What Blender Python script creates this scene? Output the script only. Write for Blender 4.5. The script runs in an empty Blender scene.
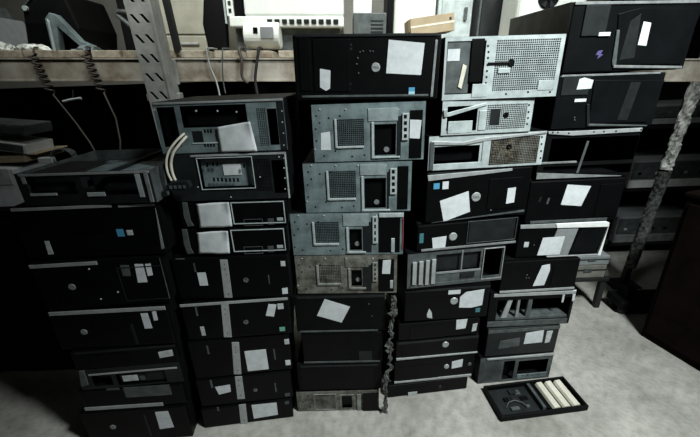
import bpy, bmesh, math, random
from mathutils import Vector, Matrix
random.seed(4)
S = bpy.context.scene
COL = S.collection

# ------------------------------------------------------------------ materials
def mat(name, col, rough=.5, metal=0., var=.0, scale=8., spec=.5, dirt=None, bump=0., detail=6):
    m = bpy.data.materials.new(name); m.use_nodes = True
    nt = m.node_tree; b = nt.nodes['Principled BSDF']
    b.inputs['Base Color'].default_value = (*col, 1); b.inputs['Roughness'].default_value = rough
    b.inputs['Metallic'].default_value = metal; b.inputs['Specular IOR Level'].default_value = spec
    if var or dirt or bump:
        tc = nt.nodes.new('ShaderNodeTexCoord'); n = nt.nodes.new('ShaderNodeTexNoise')
        n.inputs['Scale'].default_value = scale; n.inputs['Detail'].default_value = detail; n.inputs['Roughness'].default_value = .65
        nt.links.new(tc.outputs['Object'], n.inputs['Vector'])
        r = nt.nodes.new('ShaderNodeValToRGB')
        d = dirt or tuple(max(0, c * (1 - var)) for c in col)
        r.color_ramp.elements[0].position = .36; r.color_ramp.elements[0].color = (*d, 1)
        r.color_ramp.elements[1].position = .62; r.color_ramp.elements[1].color = (*[min(1, c * (1 + var * .5)) for c in col], 1)
        nt.links.new(n.outputs['Fac'], r.inputs['Fac']); nt.links.new(r.outputs['Color'], b.inputs['Base Color'])
        if bump:
            bp = nt.nodes.new('ShaderNodeBump'); bp.inputs['Strength'].default_value = bump; bp.inputs['Distance'].default_value = .004
            nt.links.new(n.outputs['Fac'], bp.inputs['Height']); nt.links.new(bp.outputs['Normal'], b.inputs['Normal'])
    return m
M = {
 'bk': mat('black_plastic', (.0020, .0022, .0024), .42, 0, .3, 14, .12),
 'bp': mat('matte_black_paint', (.0026, .0029, .0030), .6, 0, .4, 10, .1),
 'bg': mat('glossy_black_plastic', (.0035, .0042, .0048), .3, 0, .3, 9, .3),
 'bs': mat('black_steel', (.0025, .0027, .003), .55, .0, .4, 9, .12),
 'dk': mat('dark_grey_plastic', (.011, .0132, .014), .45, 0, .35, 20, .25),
 'dg': mat('mid_grey_steel', (.075, .088, .088), .5, .2, .4, 22, .4),
 'mg': mat('grey_plastic', (.19, .205, .21), .5, 0, .15, 20, .4),
 'mgd': mat('lit_side_grey_steel', (.060, .062, .058), .55, .1, .4, 12, .3),  # grey stands in for light caught on the top right tower's side
 'gs': mat('zinc_steel', (.155, .20, .208), .5, .2, .35, 16, .4, dirt=(.085, .112, .117)),
 'rs': mat('dusty_zinc_steel', (.14, .14, .125), .65, .15, .4, 24, .3, dirt=(.05, .045, .033)),
 'rl': mat('dusty_light_steel', (.22, .23, .215), .6, .15, .4, 24, .3),
 'ls': mat('light_zinc_steel', (.40, .455, .455), .45, .2, .25, 20, .4),
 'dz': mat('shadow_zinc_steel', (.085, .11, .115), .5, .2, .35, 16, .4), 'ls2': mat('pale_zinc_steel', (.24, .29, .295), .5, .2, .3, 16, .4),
 'sv': mat('silver_plastic', (.32, .34, .34), .38, .2, .2, 24, .5),
 'sv2': mat('dull_silver', (.22, .235, .235), .4, .2, .3, 24, .5),
 'sv3': mat('bright_silver', (.72, .74, .73), .35, .1, .1, 24, .5),
 'pw': mat('white_paper', (.52, .55, .565), .75, 0, .12, 30, .2),
 'pg': mat('aged_paper', (.42, .45, .45), .75, 0, .25, 40, .2),
 'bl': mat('blue_sticker', (.06, .26, .42), .5), 'lb': mat('pale_blue_sticker', (.30, .50, .56), .5), 'tl': mat('teal_sticker', (.04, .15, .17), .5),
 'gn': mat('green_sticker', (.12, .34, .27), .5), 'pu': mat('purple_print', (.07, .06, .17), .5), 'rd': mat('red_plastic', (.35, .02, .03), .5),
 'cr': mat('cream_plastic', (.58, .56, .47), .55, 0, .15, 20), 'ru': mat('rust', (.10, .088, .06), .9, 0, .5, 80, .1, dirt=(.022, .018, .012), bump=.8),
 'tan': mat('cardboard', (.34, .275, .185), .8, 0, .12, 20, .2), 'cream_paint': mat('cream_paint', (.30, .29, .235), .5, 0, .2, 6),
 'beam': mat('dirty_beige_paint', (.37, .35, .30), .55, 0, .35, 7, .4, dirt=(.17, .135, .095), bump=.15),
 'wood': mat('weathered_board', (.42, .385, .31), .8, 0, .35, 16, .2, dirt=(.20, .15, .10)),
 'post': mat('galvanised_steel', (.36, .37, .35), .5, .3, .3, 12, .4),
 'dpost': mat('dark_steel', (.014, .015, .015), .5, .2, .3, 12, .4),
 'white': mat('white_machine_plastic', (.64, .67, .63), .45, 0, .08, 8), 'brown': mat('dark_brown_veneer', (.0062, .0036, .0030), .8, 0, .35, 9, .05),
 'dark_back': mat('dark_back_sheet', (.006, .0055, .0055), .85, 0, .3, 5, .1), 'rubber': mat('black_rubber', (.008, .008, .008), .7), 'brownrubber': mat('brown_cord_plastic', (.045, .036, .03), .6),  # dark back colour stands in for shade under the deck and behind slots
 'plastic': mat('crumpled_plastic_film', (.80, .82, .77), .3, 0, .3, 40, .5, dirt=(.25, .26, .25), bump=.6),
 'dfilm': mat('dusty_film', (.10, .105, .10), .5, 0, .5, 40, .3, dirt=(.006, .006, .006), bump=.6),
 'olive': mat('olive_grey_paint', (.15, .15, .13), .55, 0, .3, 14),
}
def floor_mat():
    m = bpy.data.materials.new('worn_concrete'); m.use_nodes = True; nt = m.node_tree; b = nt.nodes['Principled BSDF']
    b.inputs['Roughness'].default_value = .75; b.inputs['Specular IOR Level'].default_value = .25
    tc = nt.nodes.new('ShaderNodeTexCoord')
    def noise(s, d, r=.6):
        n = nt.nodes.new('ShaderNodeTexNoise'); n.inputs['Scale'].default_value = s; n.inputs['Detail'].default_value = d; n.inputs['Roughness'].default_value = r
        nt.links.new(tc.outputs['Object'], n.inputs['Vector']); return n
    def ramp(src, p0, c0, p1, c1):
        r = nt.nodes.new('ShaderNodeValToRGB'); e = r.color_ramp.elements
        e[0].position = p0; e[0].color = (*c0, 1); e[1].position = p1; e[1].color = (*c1, 1); nt.links.new(src, r.inputs['Fac']); return r
    def mix(a, bb, f=1., mode='MULTIPLY'):
        x = nt.nodes.new('ShaderNodeMix'); x.data_type = 'RGBA'; x.blend_type = mode; x.inputs['Factor'].default_value = f
        nt.links.new(a, x.inputs['A']); nt.links.new(bb, x.inputs['B']); return x
    a = ramp(noise(3.2, 8).outputs['Fac'], .34, (.25, .245, .22), .66, (.41, .405, .375))
    c = ramp(noise(26, 6, .7).outputs['Fac'], .33, (.62, .61, .59), .60, (1, 1, 1))
    v = nt.nodes.new('ShaderNodeTexVoronoi'); v.inputs['Scale'].default_value = 13; nt.links.new(tc.outputs['Object'], v.inputs['Vector'])
    d = ramp(v.outputs['Distance'], .04, (.45, .43, .40), .10, (1, 1, 1))
    x1 = mix(a.outputs['Color'], c.outputs['Color'], .8); x2 = mix(x1.outputs['Result'], d.outputs['Color'], .55)
    nt.links.new(x2.outputs['Result'], b.inputs['Base Color'])
    bp = nt.nodes.new('ShaderNodeBump'); bp.inputs['Strength'].default_value = .25; bp.inputs['Distance'].default_value = .004
    nt.links.new(noise(40, 6, .7).outputs['Fac'], bp.inputs['Height']); nt.links.new(bp.outputs['Normal'], b.inputs['Normal'])
    return m
M['floor'] = floor_mat()
M['plaster'] = mat('pale_plaster', (.28, .275, .25), .85, 0, .15, 2.5, .2)

# ------------------------------------------------------------------ mesh helpers
def obj(name, bm, m, parent=None, bevel=0., smooth=False, seg=2):
    me = bpy.data.meshes.new(name)
    bmesh.ops.recalc_face_normals(bm, faces=bm.faces[:])
    if smooth:
        for f in bm.faces: f.smooth = True
    bm.to_mesh(me); bm.free(); me.materials.append(M[m] if isinstance(m, str) else m)
    o = bpy.data.objects.new(name, me); COL.objects.link(o)
    if parent is not None: o.parent = parent
    if bevel:
        b = o.modifiers.new('bevel', 'BEVEL'); b.width = bevel; b.segments = seg; b.limit_method = 'ANGLE'; b.angle_limit = math.radians(40)
    return o
def thing(name, label, cat, loc=(0, 0, 0), rz=0., group=None, ry=0.):
    o = bpy.data.objects.new(name, None); COL.objects.link(o); o.empty_display_size = .05
    o.location = loc; o.rotation_euler = (0, ry, rz); tag(o, label, cat, group); return o
def tag(o, label, cat, group=None):
    o['label'] = label; o['category'] = cat
    if group: o['group'] = group
    return o
def struct(o): o['kind'] = 'structure'; return o
def box(bm, x0, x1, y0, y1, z0, z1):
    v = [bm.verts.new(p) for p in ((x0, y0, z0), (x1, y0, z0), (x1, y1, z0), (x0, y1, z0), (x0, y0, z1), (x1, y0, z1), (x1, y1, z1), (x0, y1, z1))]
    for f in ((0, 3, 2, 1), (4, 5, 6, 7), (0, 1, 5, 4), (1, 2, 6, 5), (2, 3, 7, 6), (3, 0, 4, 7)): bm.faces.new([v[i] for i in f])
    return v
def prism(bm, pts, y0, y1):                      # outline in x,z pushed along y
    a = [bm.verts.new((p[0], y0, p[1])) for p in pts]; b = [bm.verts.new((p[0], y1, p[1])) for p in pts]; n = len(pts)
    bm.faces.new(a); bm.faces.new(b[::-1])
    for i in range(n): bm.faces.new((a[i], b[i], b[(i + 1) % n], a[(i + 1) % n]))
def cyl(bm, c, r, y0, y1, n=20, r2=None):        # disc along y
    r2 = r if r2 is None else r2
    a = [bm.verts.new((c[0] + r2 * math.cos(t * 2 * math.pi / n), y0, c[1] + r2 * math.sin(t * 2 * math.pi / n))) for t in range(n)]
    b = [bm.verts.new((c[0] + r * math.cos(t * 2 * math.pi / n), y1, c[1] + r * math.sin(t * 2 * math.pi / n))) for t in range(n)]
    bm.faces.new(a); bm.faces.new(b[::-1])
    for i in range(n): bm.faces.new((a[i], b[i], b[(i + 1) % n], a[(i + 1) % n]))
def tube(bm, pts, r, n=8):
    rings = []
    for i, p in enumerate(pts):
        p = Vector(p); t = (Vector(pts[min(i + 1, len(pts) - 1)]) - Vector(pts[max(i - 1, 0)])).normalized()
        u = t.orthogonal().normalized() if abs(t.z) > .95 else t.cross(Vector((0, 0, 1))).normalized()
        if i and rings: 
            u = (rings[-1][1] - t * rings[-1][1].dot(t)).normalized()
        w = t.cross(u)
        rr = r[i] if isinstance(r, (list, tuple)) else r
        rings.append(([bm.verts.new(p + (u * math.cos(a * 2 * math.pi / n) + w * math.sin(a * 2 * math.pi / n)) * rr) for a in range(n)], u))
    for i in range(len(rings) - 1):
        A, B = rings[i][0], rings[i + 1][0]
        for k in range(n): bm.faces.new((A[k], A[(k + 1) % n], B[(k + 1) % n], B[k]))
    bm.faces.new(rings[0][0][::-1]); bm.faces.new(rings[-1][0])
def plate(bm, X0, Z0, X1, Z1, y0, y1, holes):    # flat plate with rectangular holes really cut out
    xs = sorted({X0, X1, *[min(max(v, X0), X1) for h in holes for v in (h[0], h[2])]}); zs = sorted({Z0, Z1, *[min(max(v, Z0), Z1) for h in holes for v in (h[1], h[3])]})
    def solid(i, j):
        if i < 0 or j < 0 or i >= len(xs) - 1 or j >= len(zs) - 1: return False
        cx = (xs[i] + xs[i + 1]) / 2; cz = (zs[j] + zs[j + 1]) / 2
        return not any(h[0] < cx < h[2] and h[1] < cz < h[3] for h in holes)
    vs = {}
    def V(i, j, k):
        if (i, j, k) not in vs: vs[i, j, k] = bm.verts.new((xs[i], (y0, y1)[k], zs[j]))
        return vs[i, j, k]
    for i in range(len(xs) - 1):
        for j in range(len(zs) - 1):
            if not solid(i, j): continue
            bm.faces.new((V(i, j, 0), V(i + 1, j, 0), V(i + 1, j + 1, 0), V(i, j + 1, 0)))
            bm.faces.new((V(i, j, 1), V(i, j + 1, 1), V(i + 1, j + 1, 1), V(i + 1, j, 1)))
            if not solid(i - 1, j): bm.faces.new((V(i, j, 0), V(i, j + 1, 0), V(i, j + 1, 1), V(i, j, 1)))
            if not solid(i + 1, j): bm.faces.new((V(i + 1, j, 0), V(i + 1, j, 1), V(i + 1, j + 1, 1), V(i + 1, j + 1, 0)))
            if not solid(i, j - 1): bm.faces.new((V(i, j, 0), V(i, j, 1), V(i + 1, j, 1), V(i + 1, j, 0)))
            if not solid(i, j + 1): bm.faces.new((V(i, j + 1, 0), V(i + 1, j + 1, 0), V(i + 1, j + 1, 1), V(i, j + 1, 1)))
def perf_plate(bm, x0, z0, x1, z1, y0, y1, p, fill=.74):
    ny = max(1, int((z1 - z0) / p)); nx = max(1, int((x1 - x0) / p)); k = (1 - fill) / 2
    xs = [x0]; zs = [z0]
    for i in range(nx): a = (x1 - x0) / nx; xs += [x0 + a * (i + k), x0 + a * (i + 1 - k)]
    for i in range(ny): a = (z1 - z0) / ny; zs += [z0 + a * (i + k), z0 + a * (i + 1 - k)]
    xs.append(x1); zs.append(z1)
    vs = {}
    def V(i, j, q):
        if (i, j, q) not in vs: vs[i, j, q] = bm.verts.new((xs[i], (y0, y1)[q], zs[j]))
        return vs[i, j, q]
    for i in range(len(xs) - 1):
        for j in range(len(zs) - 1):
            if i % 2 and j % 2:                    # a hole: its four inner walls
                bm.faces.new((V(i, j, 0), V(i, j + 1, 0), V(i, j + 1, 1), V(i, j, 1))); bm.faces.new((V(i + 1, j, 0), V(i + 1, j, 1), V(i + 1, j + 1, 1), V(i + 1, j + 1, 0)))
                bm.faces.new((V(i, j, 0), V(i, j, 1), V(i + 1, j, 1), V(i + 1, j, 0))); bm.faces.new((V(i, j + 1, 0), V(i + 1, j + 1, 0), V(i + 1, j + 1, 1), V(i, j + 1, 1)))
            else:
                bm.faces.new((V(i, j, 0), V(i + 1, j, 0), V(i + 1, j + 1, 0), V(i, j + 1, 0))); bm.faces.new((V(i, j, 1), V(i, j + 1, 1), V(i + 1, j + 1, 1), V(i + 1, j, 1)))
def lettering(txt, size, m, parent, loc, name='badge_lettering', depth=.0003):
    cu = bpy.data.curves.new('lettering', 'FONT'); cu.body = txt; cu.size = size; cu.extrude = depth; cu.align_x = 'CENTER'; cu.align_y = 'CENTER'
    t = bpy.data.objects.new('lettering', cu); COL.objects.link(t)
    dg = bpy.context.evaluated_depsgraph_get(); me = bpy.data.meshes.new_from_object(t.evaluated_get(dg)); bpy.data.objects.remove(t)
    me.transform(Matrix.Rotation(math.pi / 2, 4, 'X')); me.materials.clear(); me.materials.append(M[m])
    o = bpy.data.objects.new(name, me); COL.objects.link(o); o.parent = parent; o.location = loc; return o

# ------------------------------------------------------------------ one computer case, lying on its side, face towards -y
def case(name, label, face, chas, stack, pose, depth, feats, st='bezel', notop=0, lid=0, roll=0.):
    x, y, a, w, h, z = pose; mm = .001
    root = thing(name, label, 'computer', (x - w / 2 * math.cos(a), y - w / 2 * math.sin(a), z + (w * math.sin(roll) if roll > 0 else 0)), a, 'scrapped computers in the %s stack' % stack, roll)
    ft = .022 if st == 'bezel' else .0016
    holes = [tuple(v * mm for v in f[1:5]) for f in feats if f[0] == 'hole'] + [tuple(v * mm for v in f[3:7]) for f in feats if f[0] == 'perf']
    if st == 'bezel':
        bm = bmesh.new(); plate(bm, .001, .0025, w - .001, h - .0035, 0, ft, [])
        obj('front_bezel', bm, face, root, .004)
        bm = bmesh.new(); box(bm, .005, w - .005, ft, depth, 0, h)
        obj('chassis', bm, chas, root, .002)
    else:
        bm = bmesh.new(); plate(bm, .0006, .0005, w - .0006, h - .0005, 0, ft, holes)
        obj('front_plate', bm, face, root)
        bm = bmesh.new(); t = .0016
        box(bm, 0, w, ft, depth, 0, t); box(bm, 0, t, ft, depth, t, h - t); box(bm, w - t, w, ft, depth, t, h - t); box(bm, t, w - t, depth - t, depth, t, h - t)
        if not notop: box(bm, 0, w, ft, depth, h - t, h)
        obj('chassis', bm, chas, root)
        if notop:
            bm = bmesh.new(); box(bm, t, w * .33, .015, depth * .6, h - .014, h - .012); obj('drive_bracket', bm, 'dk', root)
            bm = bmesh.new(); box(bm, w * .36, w * .66, .06, depth * .62, h - .016, h - .014); obj('drive_lid', bm, 'gs', root)
            bm = bmesh.new(); box(bm, w * .7, w - t, .02, depth * .5, h - .016, h - .013); obj('power_supply_lid', bm, 'gs', root)
            bm = bmesh.new(); box(bm, w * .66, w * .69, ft, depth - t, h - .02, h - .004); obj('crossbar', bm, 'dk', root)
            bm = bmesh.new(); box(bm, w * .2, w * .9, depth * .66, depth * .9, .02, h - .03); obj('circuit_board', bm, 'dk', root)
    for f in feats:
        k = f[0]
        if k == 'hole': continue
        bm = bmesh.new()
        if k == 'perf':
            perf_plate(bm, *[v * mm for v in f[3:7]], .0002, ft - .0002 if st != 'bezel' else .002, f[7] * mm); obj(f[1], bm, f[2], root)
        elif k == 'rect':
            x0, z0, x1, z1 = [v * mm for v in f[3:7]]; i = f[8] * mm
            box(bm, x0, x1, -i - f[7] * mm, -i + .0004, z0, z1); obj(f[1], bm, f[2], root, min(.0012, f[7] * .3 * mm) if f[7] > 1 else 0)
        elif k == 'boxin':
            x0, z0, x1, z1 = [v * mm for v in f[3:7]]; box(bm, x0, x1, f[7] * mm, f[8] * mm, z0, z1); obj(f[1], bm, f[2], root, .001)
        elif k == 'frame':
            x0, z0, x1, z1 = [v * mm for v in f[3:7]]; b = f[7] * mm
            plate(bm, x0, z0, x1, z1, -f[9] * mm - f[8] * mm, -f[9] * mm + .0004, [(x0 + b, z0 + b, x1 - b, z1 - b)]); obj(f[1], bm, f[2], root, .0006)
        elif k == 'quad':
            i = f[5] * mm; prism(bm, [(p[0] * mm, p[1] * mm) for p in f[3]], -i - f[4] * mm, -i + .0004); obj(f[1], bm, f[2], root, min(.0015, f[4] * .3 * mm) if f[4] > 1.2 else 0)
        elif k == 'disc':
            i = (f[6] * mm if f[6] < 0 else 0.); th = abs(f[6]) * mm; r = f[5] * mm
            y1 = -i + .0004 if i < 0 else .0004; y0 = y1 - (.0014 if i < 0 else th)
            if i < 0 and f[1] == 'cable_hole': y1, y0 = .0008, -.0008
            cyl(bm, (f[3] * mm, f[4] * mm), r, y0, y1, 24, r * (.86 if i == 0 else 1))
            o = obj(f[1], bm, f[2], root)
            if len(f) > 7: lettering(f[7], r * .62, 'dk', o, (f[3] * mm, y0 - .0002, f[4] * mm))
        elif k == 'dots':
            i = f[5] if len(f) > 5 else 0
            for p in f[3]:
                if not (3 < p[0] < w * 1000 - 3 and 3 < p[1] < h * 1000 - 3): continue
                b2 = bmesh.new(); r = f[4] * mm
                if f[1] in ('pin_hole', 'slot', 'button', 'port', 'bracket_slot'): box(b2, p[0] * mm - r * .9, p[0] * mm + r * .9, -.0006 - i * mm, .0002, p[1] * mm - r * (1.8 if f[1] == 'slot' else .9), p[1] * mm + r * (1.8 if f[1] == 'slot' else .9))
                else: cyl(b2, (p[0] * mm, p[1] * mm), r, -.0022 - i * mm, .0003, 10, r * .7)
                obj(f[1], b2, f[2], root)
            bm.free()
        elif k == 'logo':
            r = f[3] * mm; c = (f[1] * mm, f[2] * mm)
            n = 24; rings = [[bm.verts.new((c[0] + q * math.cos(t * math.tau / n), yy, c[1] + q * math.sin(t * math.tau / n))) for t in range(n)] for q, yy in ((r, .0002), (r, -.0008), (r * .86, -.0008), (r * .86, .0002))]
            for q in range(3):
                for t in range(n): bm.faces.new((rings[q][t], rings[q][(t + 1) % n], rings[q + 1][(t + 1) % n], rings[q + 1][t]))
            o = obj('badge', bm, 'sv2', root); lettering('hp', r * 1.6, 'sv2', o, (c[0], -.0004, c[1]))
        elif k == 'sheet':
            P = [Vector((p[0] * mm, 0, p[1] * mm)) for p in f[3]]; n = 12; bu = f[4] * mm; g = []
            for j in range(n + 1):
                row = []
                for i in range(n + 1):
                    u = i / n; v = j / n
                    q = P[0].lerp(P[1], u).lerp(P[3].lerp(P[2], u), v)
                    q.y = -.004 - bu * (.2 + .8 * u * v) * abs(math.sin(u * 2.2 + .4)) - .0012 * math.sin(11 * u + 7 * v) - (bu * 2.2 * max(0, u - .78) * max(0, .5 - v) * 5)
                    row.append(bm.verts.new(q))
                g.append(row)
            for j in range(n):
                for i in range(n): bm.faces.new((g[j][i], g[j][i + 1], g[j + 1][i + 1], g[j + 1][i]))
            o = obj(f[1], bm, f[2], root, smooth=True); s = o.modifiers.new('thick', 'SOLIDIFY'); s.thickness = .0006
    return root

case('computer_chassis','open-topped slim metal computer chassis lying on top of far left stack','dk','dg','far left',(-0.7937,1.0392,-0.0212,0.4091,0.1027,1.0271),0.36,[('hole', 27.7, 33.5, 176.5, 92.5),
 ('hole', 194.7, 28.2, 361.2, 87.2),
 ('rect', 'corner_bracket', 'ls', 362.3, 19.1, 377.4, 99.6, 1.5, 0),
 ('rect', 'corner_post', 'sv2', 390.5, 2.3, 402.6, 98.8, 4, 0),
 ('rect', 'front_rail', 'sv', 13.3, 93.6, 407.6, 101.2, 3, 0),
 ('rect', 'corner_bracket', 'sv', 17.9, 70.5, 30.0, 101.7, 1.5, 0),
 ('boxin', 'optical_drive', 'dk', 37.5, 39.8, 171.0, 89.4, 20, 190),
 ('boxin', 'power_supply', 'dk', 200.8, 31.4, 352.1, 84.2, 40, 200),
 ('rect', 'cable', 'ls', 29.7, 32.5, 112.5, 40.5, 2, 2),
 ('rect', 'cable', 'ls', 204.6, 26.2, 259.6, 38.8, 2, 2)], st='sheet', notop=1, lid=1)
case('desktop_computer','black desktop computer with a small blue sticker, second down in far left stack','bk','bs','far left',(-0.8283,1.0424,0.0285,0.4470,0.1827,0.8424),0.33,[('quad', 'paper_label', 'pg', [(73.1, 67.4), (87.0, 66.7), (86.9, 20.0), (69.1, 19.1)], 0.8, 0),
 ('rect', 'sticker', 'bl', 305.9, 70.9, 327.7, 96.8, 0.8, 0),
 ('rect', 'sticker', 'pg', 337.2, 74.6, 355.9, 91.9, 0.8, 0),
 ('rect', 'edge_trim', 'sv', 10.8, 171.5, 314.6, 181.2, 3, 0),  # edge bars: light caught on case edges put into pale colour, some real trim
 ('rect', 'edge_trim', 'sv', 334.2, 169.8, 445.5, 178.0, 3, 0),
 ('rect', 'drive_bay_cover', 'bk', 142.3, 92.6, 276.1, 159.7, 2, 0),
 ('rect', 'drive_bay_cover', 'bk', 117.3, 22.4, 254.3, 78.8, 2, 0),
 ('quad', 'edge_trim', 'sv2', [(446.0, 162.1), (446.0, 161.8), (442.0, 22.8), (433.2, 19.6)], 3, 0)])  # pale bar painted for the glimmer of the rounded right edge
case('desktop_computer','black computer with three pale stickers at its right edge, third down in far left stack','bk','bs','far left',(-0.8390,1.0347,0.0566,0.4147,0.1862,0.6541),0.33,[('disc', 'badge', 'sv2', 107.4, 87.8, 12.4, 2),
 ('quad', 'sticker', 'dg', [(282.4, 159.2), (310.7, 157.2), (306.5, 115.5), (281.0, 117.4)], 0.8, 0),
 ('quad', 'paper_label', 'pw', [(329.0, 159.7), (355.9, 157.7), (353.9, 88.5), (322.7, 88.9)], 0.8, 0),
 ('quad', 'paper_label', 'pw', [(362.3, 157.3), (380.2, 157.9), (378.0, 114.1), (361.0, 111.5)], 0.8, 0),
 ('rect', 'edge_trim', 'sv', 1.5, 166.4, 213.9, 179.1, 3, 0),
 ('frame', 'drive_panel', 'dk', 267.2, 18.2, 413.2, 149.9, 3, 2, 0),
 ('dots', 'rivet', 'ls', [(181.3, 151.5), (185.9, 33.7), (248.5, 56.9)], 3.12),
 ('quad', 'edge_trim', 'dg', [(413.7, 175.6), (413.7, 175.3), (413.7, 19.2), (411.6, 19.6)], 3, 0)])  # grey bar painted for the highlight down the right edge
case('desktop_computer','black computer with dull badge and two white stickers, fourth down in far left stack','bk','bs','far left',(-0.8541,1.0308,0.0313,0.4062,0.1688,0.4833),0.33,[('disc', 'badge', 'sv2', 101.6, 73.7, 12.4, 2),
 ('quad', 'paper_label', 'pw', [(314.9, 138.9), (339.1, 139.4), (340.9, 74.7), (314.5, 74.3)], 0.8, 0),
 ('quad', 'paper_label', 'pw', [(355.8, 144.7), (369.8, 145.9), (367.9, 107.7), (353.7, 106.5)], 0.8, 0),
 ('rect', 'edge_trim', 'sv', 10.1, 150.1, 404.7, 164.5, 3, 0),
 ('rect', 'drive_panel', 'dk', 267.0, 8.7, 277.4, 96.1, 2, 0),
 ('rect', 'drive_bay_cover', 'bk', 142.6, 32.0, 262.2, 126.4, 2, 0)])
case('desktop_computer','slim black computer with one small barcode sticker, fifth down in far left stack','bk','bs','far left',(-0.8447,1.0332,0.0684,0.3739,0.0916,0.3897),0.33,[('quad', 'barcode_sticker', 'pg', [(305.3, 54.4), (357.0, 60.6), (356.4, 32.3), (306.1, 25.8)], 0.8, 0),
 ('rect', 'edge_trim', 'dk', 14.6, 73.5, 371.1, 82.5, 2, 0),
 ('rect', 'drive_bay_cover', 'bk', 67.7, 7.8, 191.6, 63.1, 2, 0)])
case('computer_chassis','slim open-fronted computer with a bent metal flap at left, low in far left stack','dk','bs','far left',(-0.8524,1.0348,0.0709,0.3771,0.0978,0.2899),0.33,[('hole', 48.7, 13.4, 118.8, 76.2),
 ('hole', 136.2, 6.1, 314.9, 74.3),
 ('rect', 'barcode_sticker', 'pg', 157.6, 25.7, 212.8, 52.5, 0.8, -1),
 ('rect', 'sticker', 'dg', 220.2, 25.3, 238.1, 44.9, 0.8, -1),
 ('quad', 'bent_flap', 'dg', [(17.6, 97.2), (36.0, 97.2), (32.0, 28.8), (4.6, 22.1)], 6, 0),
 ('rect', 'edge_trim', 'sv', 43.0, 68.1, 364.6, 75.3, 2, 0),
 ('boxin', 'circuit_board', 'dg', 49.5, 18.3, 112.7, 52.3, 30, 160),
 ('boxin', 'optical_drive', 'dk', 143.3, 11.1, 307.7, 69.6, 8, 190)], st='sheet')
case('desktop_computer','slim black computer with a dull grey lower panel, second up in far left stack','bk','bs','far left',(-0.8691,1.0328,0.0377,0.3955,0.1079,0.1800),0.33,[('rect', 'lower_panel', 'dg', 173.0, 55.4, 348.0, 106.9, 2, 0),
 ('rect', 'sticker', 'dg', 110.4, 97.6, 158.0, 106.9, 0.8, 0),
 ('rect', 'edge_trim', 'sv', 1.5, 1.5, 303.2, 17.5, 3, 0)])
case('desktop_computer','black desktop computer with a square white label, bottom of far left stack','bk','bs','far left',(-0.8858,1.0268,0.0398,0.4110,0.1780,0.0000),0.33,[('quad', 'paper_label', 'pw', [(290.1, 154.2), (341.1, 154.8), (345.1, 64.3), (287.8, 58.6)], 0.8, 0),
 ('disc', 'badge', 'sv2', 108.7, 88.2, 12.4, 2),
 ('rect', 'drive_panel', 'dk', 242.3, 23.5, 250.0, 146.0, 2, 0)])
case('computer_chassis','grey chassis with a torn white sheet hanging, top of second stack from left','gs','bs','second from left',(-0.3807,1.1095,0.0007,0.3897,0.1535,1.1600),0.34,[('hole', 10.8, 21.5, 63.5, 139.2),
 ('hole', 79.5, 76.9, 276.7, 140.4),
 ('dots', 'slot', 'bk', [(143.0, 66.0), (152.1, 65.7), (161.2, 65.4), (144.4, 23.4), (153.6, 23.1), (162.8, 22.8), (135.2, 23.8)], 3.0),
 ('rect', 'recess_panel', 'dk', 103.4, 33.7, 133.8, 66.7, 1, 0),
 ('hole', 337.3, 16.4, 366.2, 124.6),
 ('perf', 'vent_grille', 'gs', 305.4, 14.5, 334.2, 127.1, 5),
 ('sheet', 'torn_sheet', 'pw', [(181.4, 76.6), (286.7, 90.7), (295.7, 0.6), (179.7, 0.6)], 8),
 ('dots', 'rivet', 'ls', [(127.1, 125.2), (190.9, 123.0), (247.0, 118.3), (3.3, 132.2), (-9.1, 28.8), (383.2, 116.6), (381.4, 84.6), (381.0, 51.8), (378.8, 15.3)], 3.12),
 ('rect', 'edge_rail', 'dk', 369.5, 1, 388.2, 147.8, 2, 0),
 ('rect', 'top_rail', 'sv', 4.5, 146.4, 388.2, 152.0, 3, 0),
 ('boxin', 'drive_cage', 'bs', 85.4, 79.8, 273.7, 137.5, 25, 180),
 ('rect', 'support_bar', 'ls', 96.7, 27.8, 259.4, 31.5, 2, 0),
 ('boxin', 'drive_bay_cover', 'bk', 12.3, 24.6, 60.5, 136.4, 20, 30)], st='sheet')
case('computer_chassis','dark chassis with recessed grey drive tray, second down in second stack from left','dk','bs','second from left',(-0.3827,1.1064,-0.0074,0.3826,0.1551,1.0029),0.34,[('hole', 102.2, 41.4, 270.4, 138.8),
 ('hole', 332.6, 18.7, 370.9, 127.0),
 ('perf', 'vent_grille', 'dk', 275.9, 27.2, 326.8, 131.8, 4.5),
 ('boxin', 'drive_tray', 'gs', 103.8, 43.1, 268.8, 137.2, 14, 17),
 ('frame', 'tray_rim', 'ls', 99.0, 38.0, 273.6, 141.9, 2, 4, 0),
 ('rect', 'paper_label', 'pw', 173.4, 80.6, 230.4, 116.1, 0.8, -13),
 ('dots', 'slot', 'bk', [(148.7, 121.2), (161.3, 120.8), (129.3, 118.7), (181.1, 68.0), (193.8, 67.6), (206.6, 67.2), (219.4, 66.7), (143.0, 71.0), (155.8, 70.5), (168.5, 70.1), (245.2, 111.6)], 3.5),
 ('rect', 'edge_trim', 'sv', 82.5, 145.3, 381.1, 151.6, 2, 0),
 ('rect', 'edge_trim', 'ls', 375.8, 1, 381.1, 144.9, 3, 0),
 ('dots', 'rivet', 'ls', [(358.6, 136.4), (373.9, 132.7), (370.7, 100.9), (370.5, 68.2), (366.8, 31.6), (87.1, 47.9), (291.1, 74.2), (188.0, 10.4)], 2.5)], st='sheet')
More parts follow.
